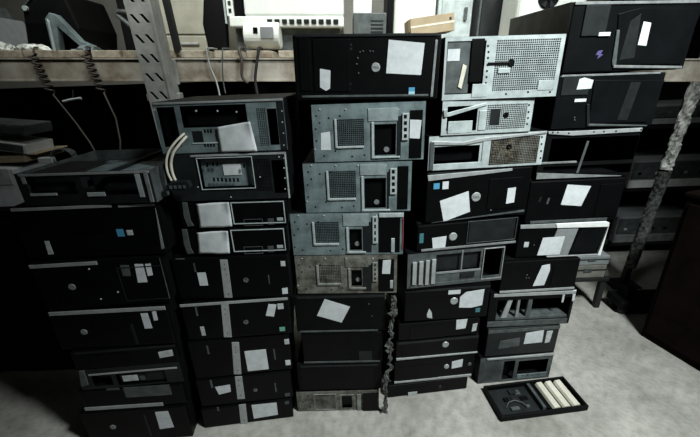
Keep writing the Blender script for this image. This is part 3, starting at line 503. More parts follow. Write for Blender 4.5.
case('computer_chassis','chassis with rusty brown perforated plate, third down in second stack from right','ls','bs','second from right',(0.4924,1.2465,0.0873,0.4250,0.1209,1.0448),0.28,[('hole', 20.5, 23.5, 184.3, 83.9),
 ('perf', 'vent_grille', 'rs', 223.4, 7.8, 403.4, 104.9, 6),
 ('quad', 'bent_lip', 'sv', [(7.1, 105.8), (125.2, 96.5), (181.7, 107.5), (424.0, 120.3), (424.0, 112.9), (197.4, 96.4), (126.1, 86.1), (7.9, 92.0)], 4, 0),
 ('rect', 'screw_plate', 'ls', 194.2, 13.8, 221.9, 103.0, 2.5, 0),
 ('rect', 'bottom_plate', 'ls', 12.1, 1, 219.2, 23.0, 2, 0),
 ('rect', 'left_flange', 'dg', 4.6, 3.3, 19.0, 102.3, 4, 0),
 ('dots', 'pin_hole', 'bk', [(203.6, 89.1), (206.1, 68.0), (208.5, 46.6), (211.0, 24.9), (409.9, 99.9), (412.4, 75.2), (415.0, 50.0), (417.7, 24.5), (114.5, 12.1), (34.2, 9.4)], 3.25),
 ('quad', 'rust_crust', 'ru', [(237.1, 80.4), (240.7, 84.4), (245.9, 88.2), (251.6, 82.6), (249.4, 77.0), (246.4, 74.5), (240.8, 78.0)], 0.6, 0.2),
 ('quad', 'rust_crust', 'ru', [(280.8, 45.0), (284.4, 50.0), (291.2, 50.7), (294.6, 47.5), (295.1, 41.2), (291.8, 36.0), (285.8, 38.8)], 0.6, 0.2),
 ('quad', 'rust_crust', 'ru', [(235.2, 64.8), (236.6, 67.7), (239.2, 67.4), (241.0, 65.5), (240.7, 63.4), (239.3, 63.0), (236.8, 63.3)], 0.6, 0.2),
 ('quad', 'rust_crust', 'ru', [(263.5, 24.8), (264.5, 27.5), (268.2, 27.7), (271.4, 26.2), (269.7, 22.2), (267.9, 20.9), (265.3, 23.1)], 0.6, 0.2),
 ('quad', 'rust_crust', 'ru', [(264.2, 44.1), (266.2, 48.1), (270.3, 47.0), (274.4, 44.8), (272.6, 41.3), (270.2, 40.4), (265.8, 41.4)], 0.6, 0.2),
 ('quad', 'rust_crust', 'ru', [(272.8, 43.8), (272.9, 46.8), (275.2, 45.8), (278.3, 44.5), (277.1, 42.4), (275.6, 40.7), (273.2, 42.2)], 0.6, 0.2),
 ('quad', 'rust_crust', 'ru', [(343.8, 49.1), (345.0, 51.7), (347.0, 52.0), (349.4, 49.7), (348.6, 48.0), (347.1, 47.1), (345.0, 47.1)], 0.6, 0.2),
 ('quad', 'rust_crust', 'ru', [(232.1, 54.9), (233.6, 58.0), (236.4, 59.9), (239.6, 56.0), (238.6, 53.2), (236.4, 50.6), (232.4, 52.8)], 0.6, 0.2),
 ('quad', 'rust_crust', 'ru', [(283.3, 93.7), (286.0, 98.8), (289.9, 99.1), (295.3, 95.5), (293.6, 89.9), (290.6, 88.6), (287.0, 90.5)], 0.6, 0.2),
 ('quad', 'rust_crust', 'ru', [(281.8, 30.7), (283.7, 33.7), (287.0, 35.1), (290.9, 31.6), (290.5, 27.8), (287.5, 25.9), (283.2, 28.3)], 0.6, 0.2),
 ('quad', 'rust_crust', 'ru', [(256.3, 61.3), (260.2, 67.6), (266.4, 66.6), (272.4, 63.2), (271.2, 57.5), (266.5, 53.9), (260.3, 56.7)], 0.6, 0.2),
 ('quad', 'rust_crust', 'ru', [(295.8, 59.5), (297.3, 62.8), (300.1, 63.1), (302.9, 60.2), (302.5, 57.5), (300.6, 56.6), (298.3, 57.2)], 0.6, 0.2),
 ('quad', 'rust_crust', 'ru', [(251.5, 39.6), (253.3, 43.5), (256.1, 44.2), (258.8, 41.4), (259.1, 37.8), (256.4, 36.5), (252.4, 37.3)], 0.6, 0.2),
 ('quad', 'rust_crust', 'ru', [(233.1, 39.7), (234.6, 44.1), (238.9, 46.0), (243.0, 40.9), (243.0, 37.5), (238.8, 34.7), (234.3, 37.4)], 0.6, 0.2),
 ('quad', 'rust_crust', 'ru', [(233.1, 87.5), (234.4, 91.0), (236.8, 91.7), (240.4, 88.4), (239.0, 84.9), (237.0, 84.5), (234.5, 84.8)], 0.6, 0.2),
 ('quad', 'rust_crust', 'ru', [(255.5, 57.8), (256.2, 60.9), (259.3, 62.6), (261.2, 59.1), (261.6, 55.1), (259.4, 54.9), (256.4, 56.1)], 0.6, 0.2),
 ('quad', 'rust_crust', 'ru', [(302.1, 63.0), (303.5, 67.6), (307.1, 68.5), (310.8, 64.4), (310.6, 60.6), (307.9, 58.7), (304.2, 59.6)], 0.6, 0.2),
 ('quad', 'rust_crust', 'ru', [(272.5, 62.7), (273.2, 65.4), (275.5, 66.3), (278.1, 63.7), (278.3, 61.0), (276.1, 59.4), (273.6, 61.2)], 0.6, 0.2),
 ('quad', 'rust_crust', 'ru', [(288.9, 71.6), (290.4, 74.4), (293.1, 74.2), (296.1, 72.6), (294.8, 69.8), (293.3, 68.7), (290.9, 70.1)], 0.6, 0.2),
 ('quad', 'rust_crust', 'ru', [(232.1, 75.7), (232.4, 78.2), (234.5, 78.7), (237.5, 76.7), (236.7, 74.7), (234.8, 73.8), (232.5, 73.8)], 0.6, 0.2),
 ('quad', 'rust_crust', 'ru', [(273.5, 70.5), (275.4, 72.9), (277.7, 73.7), (279.5, 71.1), (279.9, 69.1), (278.0, 67.4), (275.2, 68.1)], 0.6, 0.2),
 ('quad', 'rust_crust', 'ru', [(302.1, 46.0), (303.1, 48.5), (305.7, 49.5), (307.9, 47.0), (308.4, 43.6), (306.3, 42.8), (303.9, 44.0)], 0.6, 0.2),
 ('quad', 'rust_crust', 'ru', [(282.5, 27.1), (283.3, 31.1), (286.1, 31.9), (290.2, 27.9), (289.7, 25.2), (286.7, 22.9), (283.7, 23.9)], 0.6, 0.2),
 ('quad', 'rust_crust', 'ru', [(252.5, 56.3), (254.2, 60.7), (258.6, 63.4), (262.1, 57.8), (264.1, 52.3), (258.4, 51.8), (252.7, 53.0)], 0.6, 0.2),
 ('quad', 'rust_crust', 'ru', [(283.0, 42.7), (284.9, 47.5), (288.2, 48.4), (291.9, 44.3), (291.8, 39.7), (288.7, 37.5), (284.5, 40.6)], 0.6, 0.2),
 ('quad', 'rust_crust', 'ru', [(299.0, 58.9), (300.5, 60.5), (302.5, 62.0), (304.9, 59.6), (304.4, 57.7), (302.7, 57.0), (300.7, 57.4)], 0.6, 0.2),
 ('quad', 'rust_crust', 'ru', [(291.1, 68.9), (292.1, 71.0), (294.3, 71.0), (297.3, 69.6), (297.0, 66.9), (294.4, 66.2), (291.2, 67.6)], 0.6, 0.2),
 ('quad', 'rust_crust', 'ru', [(262.7, 73.8), (266.1, 76.9), (269.5, 77.6), (273.3, 75.6), (272.9, 71.0), (269.7, 69.5), (264.9, 70.1)], 0.6, 0.2),
 ('quad', 'rust_crust', 'ru', [(288.8, 48.5), (292.2, 54.1), (296.1, 52.4), (301.5, 49.8), (299.1, 45.3), (297.0, 43.4), (292.5, 46.1)], 0.6, 0.2),
 ('quad', 'rust_crust', 'ru', [(337.0, 45.8), (340.0, 48.2), (342.8, 48.6), (345.4, 46.7), (345.3, 43.9), (343.2, 40.7), (340.2, 43.1)], 0.6, 0.2),
 ('quad', 'rust_crust', 'ru', [(252.4, 44.5), (253.0, 47.2), (255.2, 47.7), (256.9, 45.0), (257.1, 42.9), (255.3, 42.2), (253.0, 42.6)], 0.6, 0.2),
 ('quad', 'rust_crust', 'ru', [(298.2, 70.6), (300.9, 73.3), (303.0, 74.8), (307.1, 71.4), (305.4, 68.9), (303.5, 67.9), (300.5, 68.1)], 0.6, 0.2),
 ('quad', 'rust_crust', 'ru', [(279.7, 53.3), (280.8, 57.6), (284.3, 58.5), (288.4, 55.1), (288.9, 49.3), (285.2, 47.3), (280.2, 50.1)], 0.6, 0.2),
 ('quad', 'rust_crust', 'ru', [(287.3, 87.3), (291.7, 95.0), (297.6, 93.5), (301.9, 89.2), (302.4, 82.3), (297.7, 82.0), (290.5, 82.5)], 0.6, 0.2),
 ('quad', 'rust_crust', 'ru', [(289.5, 59.8), (289.9, 62.3), (292.3, 62.5), (294.3, 60.6), (293.7, 58.3), (292.7, 57.0), (290.8, 58.2)], 0.6, 0.2),
 ('quad', 'rust_crust', 'ru', [(303.6, 34.2), (306.5, 37.1), (309.3, 37.9), (311.9, 35.3), (312.4, 31.4), (309.5, 29.6), (305.8, 32.6)], 0.6, 0.2),
 ('quad', 'rust_crust', 'ru', [(288.5, 80.0), (290.2, 82.1), (292.5, 82.3), (293.9, 80.6), (293.8, 78.4), (292.5, 77.2), (290.5, 78.5)], 0.6, 0.2),
 ('disc', 'cable_hole', 'bk', 292.1, 70.6, 10, -3.6),
 ('boxin', 'drive_bay_cover', 'bk', 24.6, 27.1, 181.6, 62.8, 25, 40)], st='sheet')
case('desktop_computer','black computer with slanting white sheet and badge, fourth down in second stack from right','bk','bs','second from right',(0.4767,1.2403,0.1222,0.4024,0.1943,0.8484),0.3,[('rect', 'sticker', 'bl', 26.7, 131.2, 48.7, 152.6, 0.8, 0),
 ('rect', 'sticker', 'pw', 59.8, 128.7, 82.4, 156.9, 0.8, 0),
 ('quad', 'paper_label', 'pw', [(53.5, 84.3), (160.7, 114.5), (174.5, 33.1), (73.5, 0.6)], 0.8, 0),
 ('disc', 'badge', 'sv', 192.3, 88.9, 18.6, 3, 'DELL'),
 ('quad', 'paper_label', 'pw', [(312.3, 114.8), (343.7, 116.3), (344.6, 57.3), (312.2, 53.9)], 0.8, 3),
 ('dots', 'led', 'ls', [(256.2, 45.6), (256.6, 32.3)], 2.5),
 ('rect', 'drive_panel', 'bk', 237.8, 35.8, 369.7, 154.2, 3, 0),
 ('quad', 'edge_trim', 'sv', [(1, 184.6), (319.0, 189.9), (320.3, 180.6), (4.8, 163.4)], 4, 0),
 ('quad', 'edge_trim', 'dg', [(25.3, 0.6), (392.5, 23.1), (393.9, 14.8), (29.8, 0.6)], 2, 0)])
case('desktop_computer','slim black computer with small white label, fifth down in second stack from right','bk','bs','second from right',(0.4498,1.2297,0.1222,0.4064,0.1115,0.7350),0.3,[('rect', 'sticker', 'tl', 10.5, 37.1, 26.1, 76.8, 0.8, 0),
 ('quad', 'paper_label', 'pw', [(59.4, 54.2), (116.3, 57.1), (114.1, 4.4), (66.4, 0.6)], 0.8, 0),
 ('disc', 'badge', 'sv', 142.4, 52.1, 17.1, 3),
 ('rect', 'drive_panel', 'dk', 204.1, 22.4, 389.1, 110.5, 2.5, 0),
 ('frame', 'drive_frame', 'dg', 197.9, 17.9, 397.1, 110.5, 2, 3, 0),
 ('rect', 'edge_trim', 'sv2', 18.6, 1.5, 402.9, 10.3, 3, 0)])
case('computer_chassis','open grey chassis with upright silver fins, sixth down in second stack from right','dg','bs','second from right',(0.4085,1.2123,0.1100,0.3920,0.1512,0.5817),0.3,[('hole', 112.8, 59.1, 292.7, 139.4),
 ('hole', 309.2, 25.4, 380.7, 147.9),
 ('boxin', 'bay_panel', 'dk', 114.0, 61.3, 292.7, 137.2, 12, 16),
 ('frame', 'bay_frame', 'sv', 303.2, 11.3, 387.4, 150.2, 3, 4, 0),
 ('rect', 'fin', 'sv', 19.1, 18.9, 35.1, 117.5, 8, 0),
 ('rect', 'fin', 'sv', 45.0, 16.0, 61.1, 119.3, 8, 0),
 ('rect', 'fin', 'sv', 71.0, 13.2, 85.1, 121.2, 8, 0),
 ('rect', 'fin', 'sv', 95.0, 15.0, 111.2, 123.1, 8, 0),
 ('rect', 'crossbar', 'sv2', 115.2, 54.5, 297.2, 63.7, 3, 0),
 ('rect', 'crossbar', 'sv2', 213.5, 62.1, 219.6, 150.2, 3, 0),
 ('rect', 'bottom_rail', 'dg', 13.0, 1.5, 390.5, 15.7, 3, 0),
 ('rect', 'connector', 'dk', 215.0, 27.6, 273.6, 50.7, 4, 0)], st='sheet')
case('desktop_computer','black computer with torn white label and badge, seventh down in second stack from right','bk','bs','second from right',(0.3848,1.2164,0.0556,0.3547,0.1739,0.4058),0.3,[('rect', 'paper_label', 'pw', 180.6, 125.2, 230.4, 153.9, 0.8, 0),
 ('disc', 'badge', 'sv', 207.2, 91.2, 17.1, 3),
 ('quad', 'torn_label', 'pw', [(230.8, 108.8), (253.8, 131.1), (329.8, 139.5), (327.9, 61.7), (282.1, 53.0), (231.0, 57.2)], 0.8, 0),
 ('rect', 'sticker', 'tl', 302.7, 27.8, 322.0, 48.1, 0.8, 0),
 ('rect', 'drive_panel', 'bk', 4.3, 8.6, 112.6, 141.8, 3, 0),
 ('quad', 'torn_flap', 'pg', [(104.5, 65.2), (116.1, 44.3), (119.9, 13.8), (98.4, 20.7), (95.5, 36.0)], 0.8, 3),
 ('rect', 'edge_trim', 'dk', 2.1, 146.2, 353.2, 155.7, 2, 0)])
case('desktop_computer','slim black computer with two small stickers, fourth up in second stack from right','bk','bs','second from right',(0.3607,1.2132,0.0786,0.3534,0.0873,0.3165),0.3,[('quad', 'paper_label', 'pw', [(249.0, 84.0), (296.6, 84.2), (292.2, 37.9), (250.9, 34.4)], 0.8, 0),
 ('quad', 'sticker', 'pg', [(323.4, 55.5), (342.8, 58.7), (340.3, 19.5), (320.7, 16.3)], 0.8, 0),
 ('rect', 'drive_bay_cover', 'bk', 51.3, 2.7, 203.5, 66.0, 2, 0)])
case('desktop_computer','slim black computer with bright silver lower edge, third up in second stack from right','bk','bs','second from right',(0.3606,1.2187,0.0796,0.3699,0.1056,0.2089),0.3,[('disc', 'badge', 'sv', 220.6, 60.9, 15.5, 3),
 ('quad', 'silver_strip', 'sv', [(2.9, 11.7), (368.9, 7.2), (368.9, 0.6), (3.3, 0.6)], 5, 0),
 ('rect', 'edge_trim', 'dk', 9.9, 83.7, 365.7, 94.6, 2, 0),
 ('rect', 'drive_panel', 'bk', 28.4, 10.6, 179.7, 82.6, 2, 0)])
case('desktop_computer','slim black computer with badge beside label, second up in second stack from right','bk','bs','second from right',(0.3539,1.2171,0.0788,0.3662,0.1306,0.0764),0.3,[('rect', 'paper_label', 'pw', 43.3, 34.5, 91.2, 52.1, 0.8, 0),
 ('disc', 'badge', 'sv', 238.5, 69.3, 12.4, 3),
 ('quad', 'paper_label', 'pw', [(261.9, 94.8), (311.6, 103.2), (310.8, 59.8), (262.7, 54.1)], 0.8, 0),
 ('disc', 'power_button', 'dg', 344.6, 70.3, 9.3, 3),
 ('quad', 'edge_trim', 'sv', [(1, 11.0), (357.3, 12.6), (358.7, 0.6), (1, 0.6)], 4, 0),
 ('rect', 'drive_panel', 'bk', 18.1, 5.1, 201.7, 87.6, 2, 0)])
case('desktop_computer','very slim black computer with a tiny pale sticker, bottom of second stack from right','bk','bs','second from right',(0.3285,1.2087,0.0976,0.3755,0.0744,0.0000),0.3,[('rect', 'sticker', 'pg', 95.4, 1.8, 137.7, 23.5, 0.8, 2),
 ('disc', 'badge', 'dk', 244.9, 31.3, 9.3, 2),
 ('rect', 'drive_bay_cover', 'bk', 39.2, 16.9, 198.5, 41.5, 2, 0)])
case('desktop_computer','big glossy black tower computer on top of far right stack','bg','mgd','far right',(0.9659,1.3189,0.1104,0.4608,0.2162,1.3497),0.39,[('rect', 'usb_panel', 'dk', 41.1, 113.6, 126.3, 202.8, 5, 0),
 ('rect', 'port', 'pw', 102.2, 112.9, 143.8, 123.9, 1, 5),
 ('dots', 'port', 'pg', [(68.3, 118.5), (82.6, 118.2)], 3.75),
 ('quad', 'emblem', 'pu', [(116.6, 68.1), (134.3, 70.7), (128.2, 58.6), (137.8, 56.8), (119.1, 43.4), (121.6, 55.7), (110.5, 56.0)], 0.8, 0),
 ('quad', 'inset_panel', 'bg', [(160.5, 176.3), (234.6, 192.3), (459.8, 189.1), (441.4, 18.6), (190.5, 25.8)], 4, 0),
 ('quad', 'inset_rim', 'sv2', [(183.8, 22.9), (447.6, 11.9), (448.6, 3.8), (182.5, 13.4)], 6, 0),
 ('quad', 'inset_rim', 'dg', [(173.7, 32.6), (166.0, 129.8), (176.9, 129.6), (192.2, 19.5), (179.0, 19.9)], 5, 0),
 ('quad', 'paper_label', 'pw', [(255.5, 153.1), (284.5, 148.2), (287.4, 79.2), (254.5, 83.0)], 0.8, 4),
 ('quad', 'drive_slot', 'dk', [(206.7, 152.5), (239.8, 175.1), (253.2, 42.9), (198.3, 38.1)], 1, 4),
 ('rect', 'top_rim', 'sv2', 1.5, 203.7, 449.5, 212.2, 4, 0)])
case('desktop_computer','black tower with torn white label and pale port, second down in far right stack','bg','bs','far right',(0.9263,1.3108,0.0367,0.3818,0.1867,1.1609),0.34,[('quad', 'torn_label', 'pw', [(71.5, 170.6), (88.2, 174.9), (122.2, 165.7), (119.6, 138.2), (68.0, 136.6)], 0.8, 2.6),
 ('rect', 'port', 'pw', 70.2, 94.9, 112.1, 105.1, 1.5, 0),
 ('dots', 'emblem', 'dg', [(82.6, 41.6), (84.4, 32.8)], 3.12),
 ('quad', 'inset_panel', 'bg', [(125.8, 165.6), (378.7, 157.3), (354.8, 15.4), (137.1, 20.3)], 4, 0),
 ('quad', 'inset_rim', 'dg', [(133.7, 18.6), (357.9, 4.7), (360.0, 0.6), (135.7, 9.7)], 5, 0),
 ('quad', 'inset_rim', 'dk', [(114.9, 86.7), (125.9, 86.3), (143.2, 9.4), (132.0, 9.9)], 5, 0),
 ('quad', 'drive_slot', 'dk', [(257.0, 154.8), (293.3, 153.6), (277.1, 25.5), (239.5, 26.9)], 1, 4),
 ('rect', 'upper_panel', 'dk', 15.3, 118.4, 112.0, 180.7, 2.5, 0),
 ('rect', 'edge_trim', 'sv2', 7.9, 178.8, 358.2, 185.2, 2, 0)])
case('computer_chassis','hollow open chassis with a bright punched top rail, third down in far right stack','bs','bs','far right',(0.8906,1.3018,0.0297,0.3659,0.1794,0.9795),0.34,[('hole', 36.9, 61.9, 364.4, 151.5),
 ('hole', 23.9, 12.6, 364.4, 47.7),
 ('quad', 'top_rail', 'sv', [(16.5, 178.8), (106.4, 176.6), (364.9, 178.8), (364.9, 165.3), (109.8, 160.4), (19.4, 169.3)], 5, 0),
 ('dots', 'pin_hole', 'bk', [(33.1, 174.8), (51.7, 174.1), (93.0, 170.0), (185.3, 171.0), (222.4, 171.0), (267.2, 170.4), (359.9, 172.2)], 3.0, 5),
 ('rect', 'shelf_rail', 'sv2', 1.5, 58.6, 145.9, 66.2, 4, 0),
 ('quad', 'brace', 'dg', [(168.5, 138.2), (177.9, 137.8), (162.2, 18.2), (152.5, 18.6)], 3, 0),
 ('quad', 'bottom_rail', 'sv2', [(1, 25.9), (329.5, 1.1), (333.1, 0.6), (1, 2.4)], 5, 0)], st='sheet')
case('desktop_computer','black desktop computer with a wide plain white label, fourth down in far right stack','bk','bs','far right',(0.8724,1.2912,0.0324,0.3704,0.1773,0.8003),0.34,[('quad', 'paper_label', 'pw', [(144.3, 156.9), (238.0, 146.6), (216.3, 66.3), (133.6, 75.7)], 0.8, 0),
 ('quad', 'scuff', 'dg', [(77.9, 105.9), (85.8, 105.5), (82.3, 81.1), (74.3, 81.5)], 0.8, 0),
 ('quad', 'scuff', 'dk', [(45.5, 111.5), (53.4, 111.1), (49.0, 91.0), (41.1, 91.3)], 0.8, 0),
 ('rect', 'drive_panel', 'bk', 275.4, 18.1, 368.2, 151.5, 2.5, 0),
 ('rect', 'edge_trim', 'dg', 22.1, 1.5, 332.9, 12.3, 3, 0)])
case('desktop_computer','black computer with bright silver rim and grey band, fifth down in far right stack','bk','bs','far right',(0.8527,1.2914,0.0257,0.3603,0.1522,0.6461),0.34,[('quad', 'silver_rim', 'sv', [(1, 151.6), (143.3, 151.6), (148.6, 132.7), (2.5, 135.6)], 4, 0),
 ('quad', 'silver_rim', 'sv3', [(142.5, 151.6), (345.5, 151.6), (359.3, 145.7), (359.3, 128.2), (148.6, 132.7)], 7, 0),
 ('quad', 'silver_rim', 'sv3', [(359.0, 137.7), (359.3, 137.0), (356.2, 0.6), (343.4, 0.6)], 7, 0),
 ('quad', 'silver_rim', 'sv', [(130.6, 5.3), (349.2, 5.4), (348.2, 0.6), (132.7, 0.6)], 5, 0),
 ('quad', 'grey_band', 'mg', [(156.4, 134.5), (240.5, 130.4), (219.2, 3.0), (128.5, 5.4)], 3, 0),
 ('quad', 'paper_label', 'pw', [(101.1, 91.1), (190.9, 93.2), (183.9, 11.8), (89.7, 12.1)], 0.8, 3),
 ('rect', 'button', 'pg', 28.9, 51.4, 48.4, 74.2, 2, 0),
 ('disc', 'button', 'dg', 71.6, 58.9, 3, 2),
 ('quad', 'bay_cover', 'bg', [(252.7, 121.0), (355.1, 120.4), (333.6, 17.8), (228.6, 18.7)], 2, 0)])
case('desktop_computer','black desktop computer with a tall slanted white label, fourth up in far right stack','bk','bs','far right',(0.7816,1.2729,0.0394,0.3272,0.1511,0.4929),0.34,[('quad', 'torn_label', 'pw', [(165.6, 124.3), (198.4, 129.3), (203.6, 100.7), (190.8, 28.9), (142.0, 27.2)], 0.8, 0),
 ('dots', 'emblem', 'dg', [(109.1, 82.8), (120.0, 67.7), (107.1, 68.5)], 3.25),
 ('rect', 'drive_panel', 'bk', 216.8, 18.1, 321.1, 125.6, 2, 0),
 ('rect', 'edge_trim', 'sv', 1.5, 1.5, 325.7, 11.6, 3, 0)])
case('computer_chassis','open chassis with slanted silver plates and a grey floor, third up in far right stack','bs','bs','far right',(0.7706,1.2741,0.0173,0.3680,0.1757,0.3153),0.34,[('hole', 36.6, 31.9, 355.7, 137.6),
 ('boxin', 'floor_plate', 'dg', 1.5, 6.4, 354.4, 44.5, 2, 240),
 ('quad', 'slanted_plate', 'sv', [(85.2, 153.2), (104.7, 152.2), (83.9, 33.3), (57.1, 34.8)], 12, -14),
 ('quad', 'slanted_plate', 'sv2', [(124.3, 151.2), (135.2, 150.6), (136.1, 41.1), (122.7, 41.9)], 12, -14),
 ('quad', 'slanted_plate', 'dg', [(171.4, 153.7), (188.8, 152.8), (189.8, 38.1), (167.4, 39.4)], 12, -14),
 ('quad', 'clip', 'pw', [(353.2, 174.3), (367.0, 175.1), (367.0, 122.2), (358.1, 118.2)], 3, 0),
 ('quad', 'clip', 'pg', [(310.6, 171.6), (321.5, 171.0), (321.6, 115.0), (312.8, 115.5)], 3, 0),
 ('rect', 'top_rail', 'sv', 13.7, 157.4, 366.5, 172.6, 4, 0),
 ('rect', 'lower_rail', 'dg', 1.5, 1.1, 356.6, 28.4, 3, 0)], st='sheet')
case('desktop_computer','dark grey computer with grey plate beside white label, second up in far right stack','dk','bs','far right',(0.7571,1.2681,0.0534,0.3305,0.1586,0.1547),0.34,[('quad', 'grey_plate', 'dg', [(61.6, 87.3), (152.0, 98.8), (154.2, 53.3), (58.1, 42.1)], 1.5, 0),
 ('quad', 'paper_label', 'pw', [(176.1, 121.8), (257.3, 131.3), (259.9, 63.7), (174.2, 60.1)], 0.8, 0),
 ('quad', 'sticker', 'pg', [(272.3, 124.4), (300.0, 124.8), (295.6, 60.5), (272.8, 56.8)], 0.8, 0),
 ('rect', 'edge_trim', 'dg', 1.5, 133.5, 329.0, 150.2, 2, 0)])
case('computer_chassis','open-fronted chassis with a mesh plate at left, bottom of far right stack behind the tray','dg','bs','far right',(0.7474,1.2643,0.0700,0.3500,0.1527,0.0000),0.34,[('perf', 'vent_grille', 'dg', 1.5, 5.9, 102.3, 129.3, 4.6),
 ('hole', 115.3, 13.6, 169.3, 125.0),
 ('hole', 185.7, 37.4, 329.5, 118.0),
 ('quad', 'silver_rim', 'sv', [(28.4, 152.1), (349.0, 152.1), (349.0, 138.5), (30.4, 142.6)], 5, 0),
 ('rect', 'lower_flange', 'gs', 188.7, 12.6, 334.2, 38.0, 3, 0),
 ('dots', 'pin_hole', 'bk', [(213.6, 31.0), (238.0, 31.2), (263.0, 28.3), (287.6, 28.5)], 3.0, 3),
 ('boxin', 'drive_bay_cover', 'bk', 120.4, 16.7, 167.1, 118.9, 30, 60)], st='sheet')

# ------------------------------------------------------------------ tray of parts on the floor in front of the far right stack
def tray():
    c = [Vector((.566, 1.228, 0)), Vector((.925, 1.252, 0)), Vector((.985, 1.113, 0)), Vector((.592, 1.060, 0))]
    # local frame: x along the front edge
    ex = (c[2] - c[3]); L = .392; a = math.atan2(.040, .39); W = .165
    t = thing('computer_tray', 'shallow black tray with three cream strips lying on the floor by the far right stack', 'computer part', (.602, 1.052, 0), a)
    bm = bmesh.new(); b = .010; d = .028
    box(bm, 0, L, 0, W, .001, .006); box(bm, 0, L, 0, b, .006, d); box(bm, 0, L, W - b, W, .006, d); box(bm, 0, b, b, W - b, .006, d); box(bm, L - b, L, b, W - b, .006, d)
    obj('tray_shell', bm, 'bp', t, .002)
    bm = bmesh.new(); box(bm, .016, .19, .014, W - .016, .007, .012); board = obj('circuit_board', bm, 'dk', t, .001)
    rn = random.Random(3)
    for i in range(9):
        bm = bmesh.new(); x = .03 + rn.random() * .12; y = .03 + rn.random() * .09; box(bm, x, x + .012 + rn.random() * .03, y, y + .006 + rn.random() * .02, .0118, .016 + rn.random() * .006)
        obj('board_component', bm, rn.choice(['bk', 'dk', 'dk', 'dg']), board, .0006)
    bm = bmesh.new(); tube(bm, [(.05, .05, .016), (.07, .07, .022), (.10, .075, .024), (.13, .06, .022), (.14, .04, .016)], .0022); obj('wire', bm, 'dg', t, smooth=True)
    bm = bmesh.new(); prism(bm, [(.195, .008), (.198, .030), (.212, .030), (.214, .008)], .02, W - .018); obj('metal_rail', bm, 'dg', t, .001)
    bm = bmesh.new(); box(bm, .216, .232, .018, W - .016, .007, .026); obj('card_slot', bm, 'bk', t, .001)
    for i in range(3):
        x = .243 + i * .045; bm = bmesh.new()
        prof = [(x, .012), (x + .006, .024), (x + .030, .026), (x + .038, .012), (x + .036, .008), (x + .002, .008)]
        prism(bm, prof, .016, W - .014); obj('cream_strip', bm, 'cr', t, .0015)
tray()

# ------------------------------------------------------------------ the storage rack behind
TILT = .0328
rack = thing('storage_rack', 'long beige steel storage rack with plank deck behind the stacks', 'rack', (0, 1.75, 0))
def bz(x): return 1.4406 - TILT * x            # top of the sagging front beam
def beam(name, y0, y1, x0, x1, h, m='beam'):
    bm = bmesh.new()
    v = box(bm, x0, x1, y0, y1, 0, 0)
    for k in v[:4]: k.co.z = bz(k.co.x) - h
    for k in v[4:]: k.co.z = bz(k.co.x)
    return obj(name, bm, m, rack, .004)
beam('front_beam', 0, .05, -3.1, 1.72, .098)
bm = bmesh.new()
for s, e in ((0, .007), (.091, .098)):
    v = box(bm, -3.1, 1.72, -.006, .0, 0, 0)
    for k in v[:4]: k.co.z = bz(k.co.x) - e
    for k in v[4:]: k.co.z = bz(k.co.x) - s
obj('beam_lip', bm, 'beam', rack, .001)
beam('rear_beam', .95, 1.0, -3.1, 1.66, .098)
x = -3.05; rn = random.Random(9)
while x < 1.52:
    wd = .105 + rn.random() * .02
    bm = bmesh.new(); v = box(bm, x, x + wd, -.004 + rn.random() * .01, 1.0, 0, 0)
    for k in v[:4]: k.co.z = bz(k.co.x) + .0005
    for k in v[4:]: k.co.z = bz(k.co.x) + .031
    obj('deck_board', bm, 'wood', rack, .003); x += wd + .012 + (.018 if rn.random() < .5 else 0)
def slotted_post(xc, yb, wd, z1, m='post', lean=0.):
    # an L profile with pairs of slanting slots really punched through its front flange
    bm = bmesh.new(); t = .003; p = .075; n = int(z1 / p)
    def strip(pts): prism(bm, pts, yb, yb + t)
    hw = wd / 2; sx = [-hw * .62, hw * .12]; sw = .014; dx = .012
    for i in range(n):
        z0 = i * p; za = z0 + p * .3; zb = z0 + p * .74
        strip([(xc - hw, z0), (xc + hw, z0), (xc + hw, za), (xc - hw, za)]); strip([(xc - hw, zb), (xc + hw, zb), (xc + hw, z0 + p), (xc - hw, z0 + p)])
        e = [xc - hw] ; 
        xs = [(xc - hw, xc - hw)]
        for q in sx: xs += [(xc + q + dx, xc + q - dx), (xc + q + dx + sw, xc + q - dx + sw)]
        xs.append((xc + hw, xc + hw))
        for k in range(0, 6, 2): strip([(xs[k][0], za), (xs[k + 1][0], za), (xs[k + 1][1], zb), (xs[k][1], zb)])
    box(bm, xc + hw - .003, xc + hw, yb + t, yb + .07, 0, n * p); box(bm, xc + hw - .012, xc + hw, yb - .010, yb, 0, n * p)
    b2 = bmesh.new(); box(b2, xc - hw + .004, xc + hw - .004, yb + .012, yb + .05, 0, n * p)
    for q in (bm, b2):
        for v in q.verts: v.co.x -= lean * (v.co.z - 1.5)
    o = obj('upright_post', bm, m, rack); obj('slot_shade_backing', b2, 'dark_back', o); return o  # dark web added behind the slots so they read as shaded
slotted_post(-.826, -.075, .112, 2.55, lean=.03)
bm = bmesh.new(); box(bm, -.90, -.75, -.045, -.004, 1.29, 1.32); obj('beam_bracket', bm, 'post', rack, .003)
bm = bmesh.new(); box(bm, -.895, -.755, -.010, .0, 1.355, 1.46); obj('beam_connector', bm, 'post', rack, .002)
bm = bmesh.new(); box(bm, -.83, -.77, .95, .99, 0, 2.55); obj('rear_post', bm, 'dpost', rack, .003)
bm = bmesh.new(); tube(bm, [(-.79, .02, 2.5), (-.745, .02, 1.49)], .018, 4); obj('diagonal_brace', bm, 'dpost', rack)
bm = bmesh.new(); box(bm, -3.1, 1.66, 1.0, 1.012, .02, 1.36); obj('shade_backing', bm, 'dark_back', rack)  # added dark sheet standing in for the deep shade under the deck
bm = bmesh.new(); box(bm, -3.1, 1.66, .30, .94, .30, .33); obj('lower_deck', bm, 'dpost', rack)
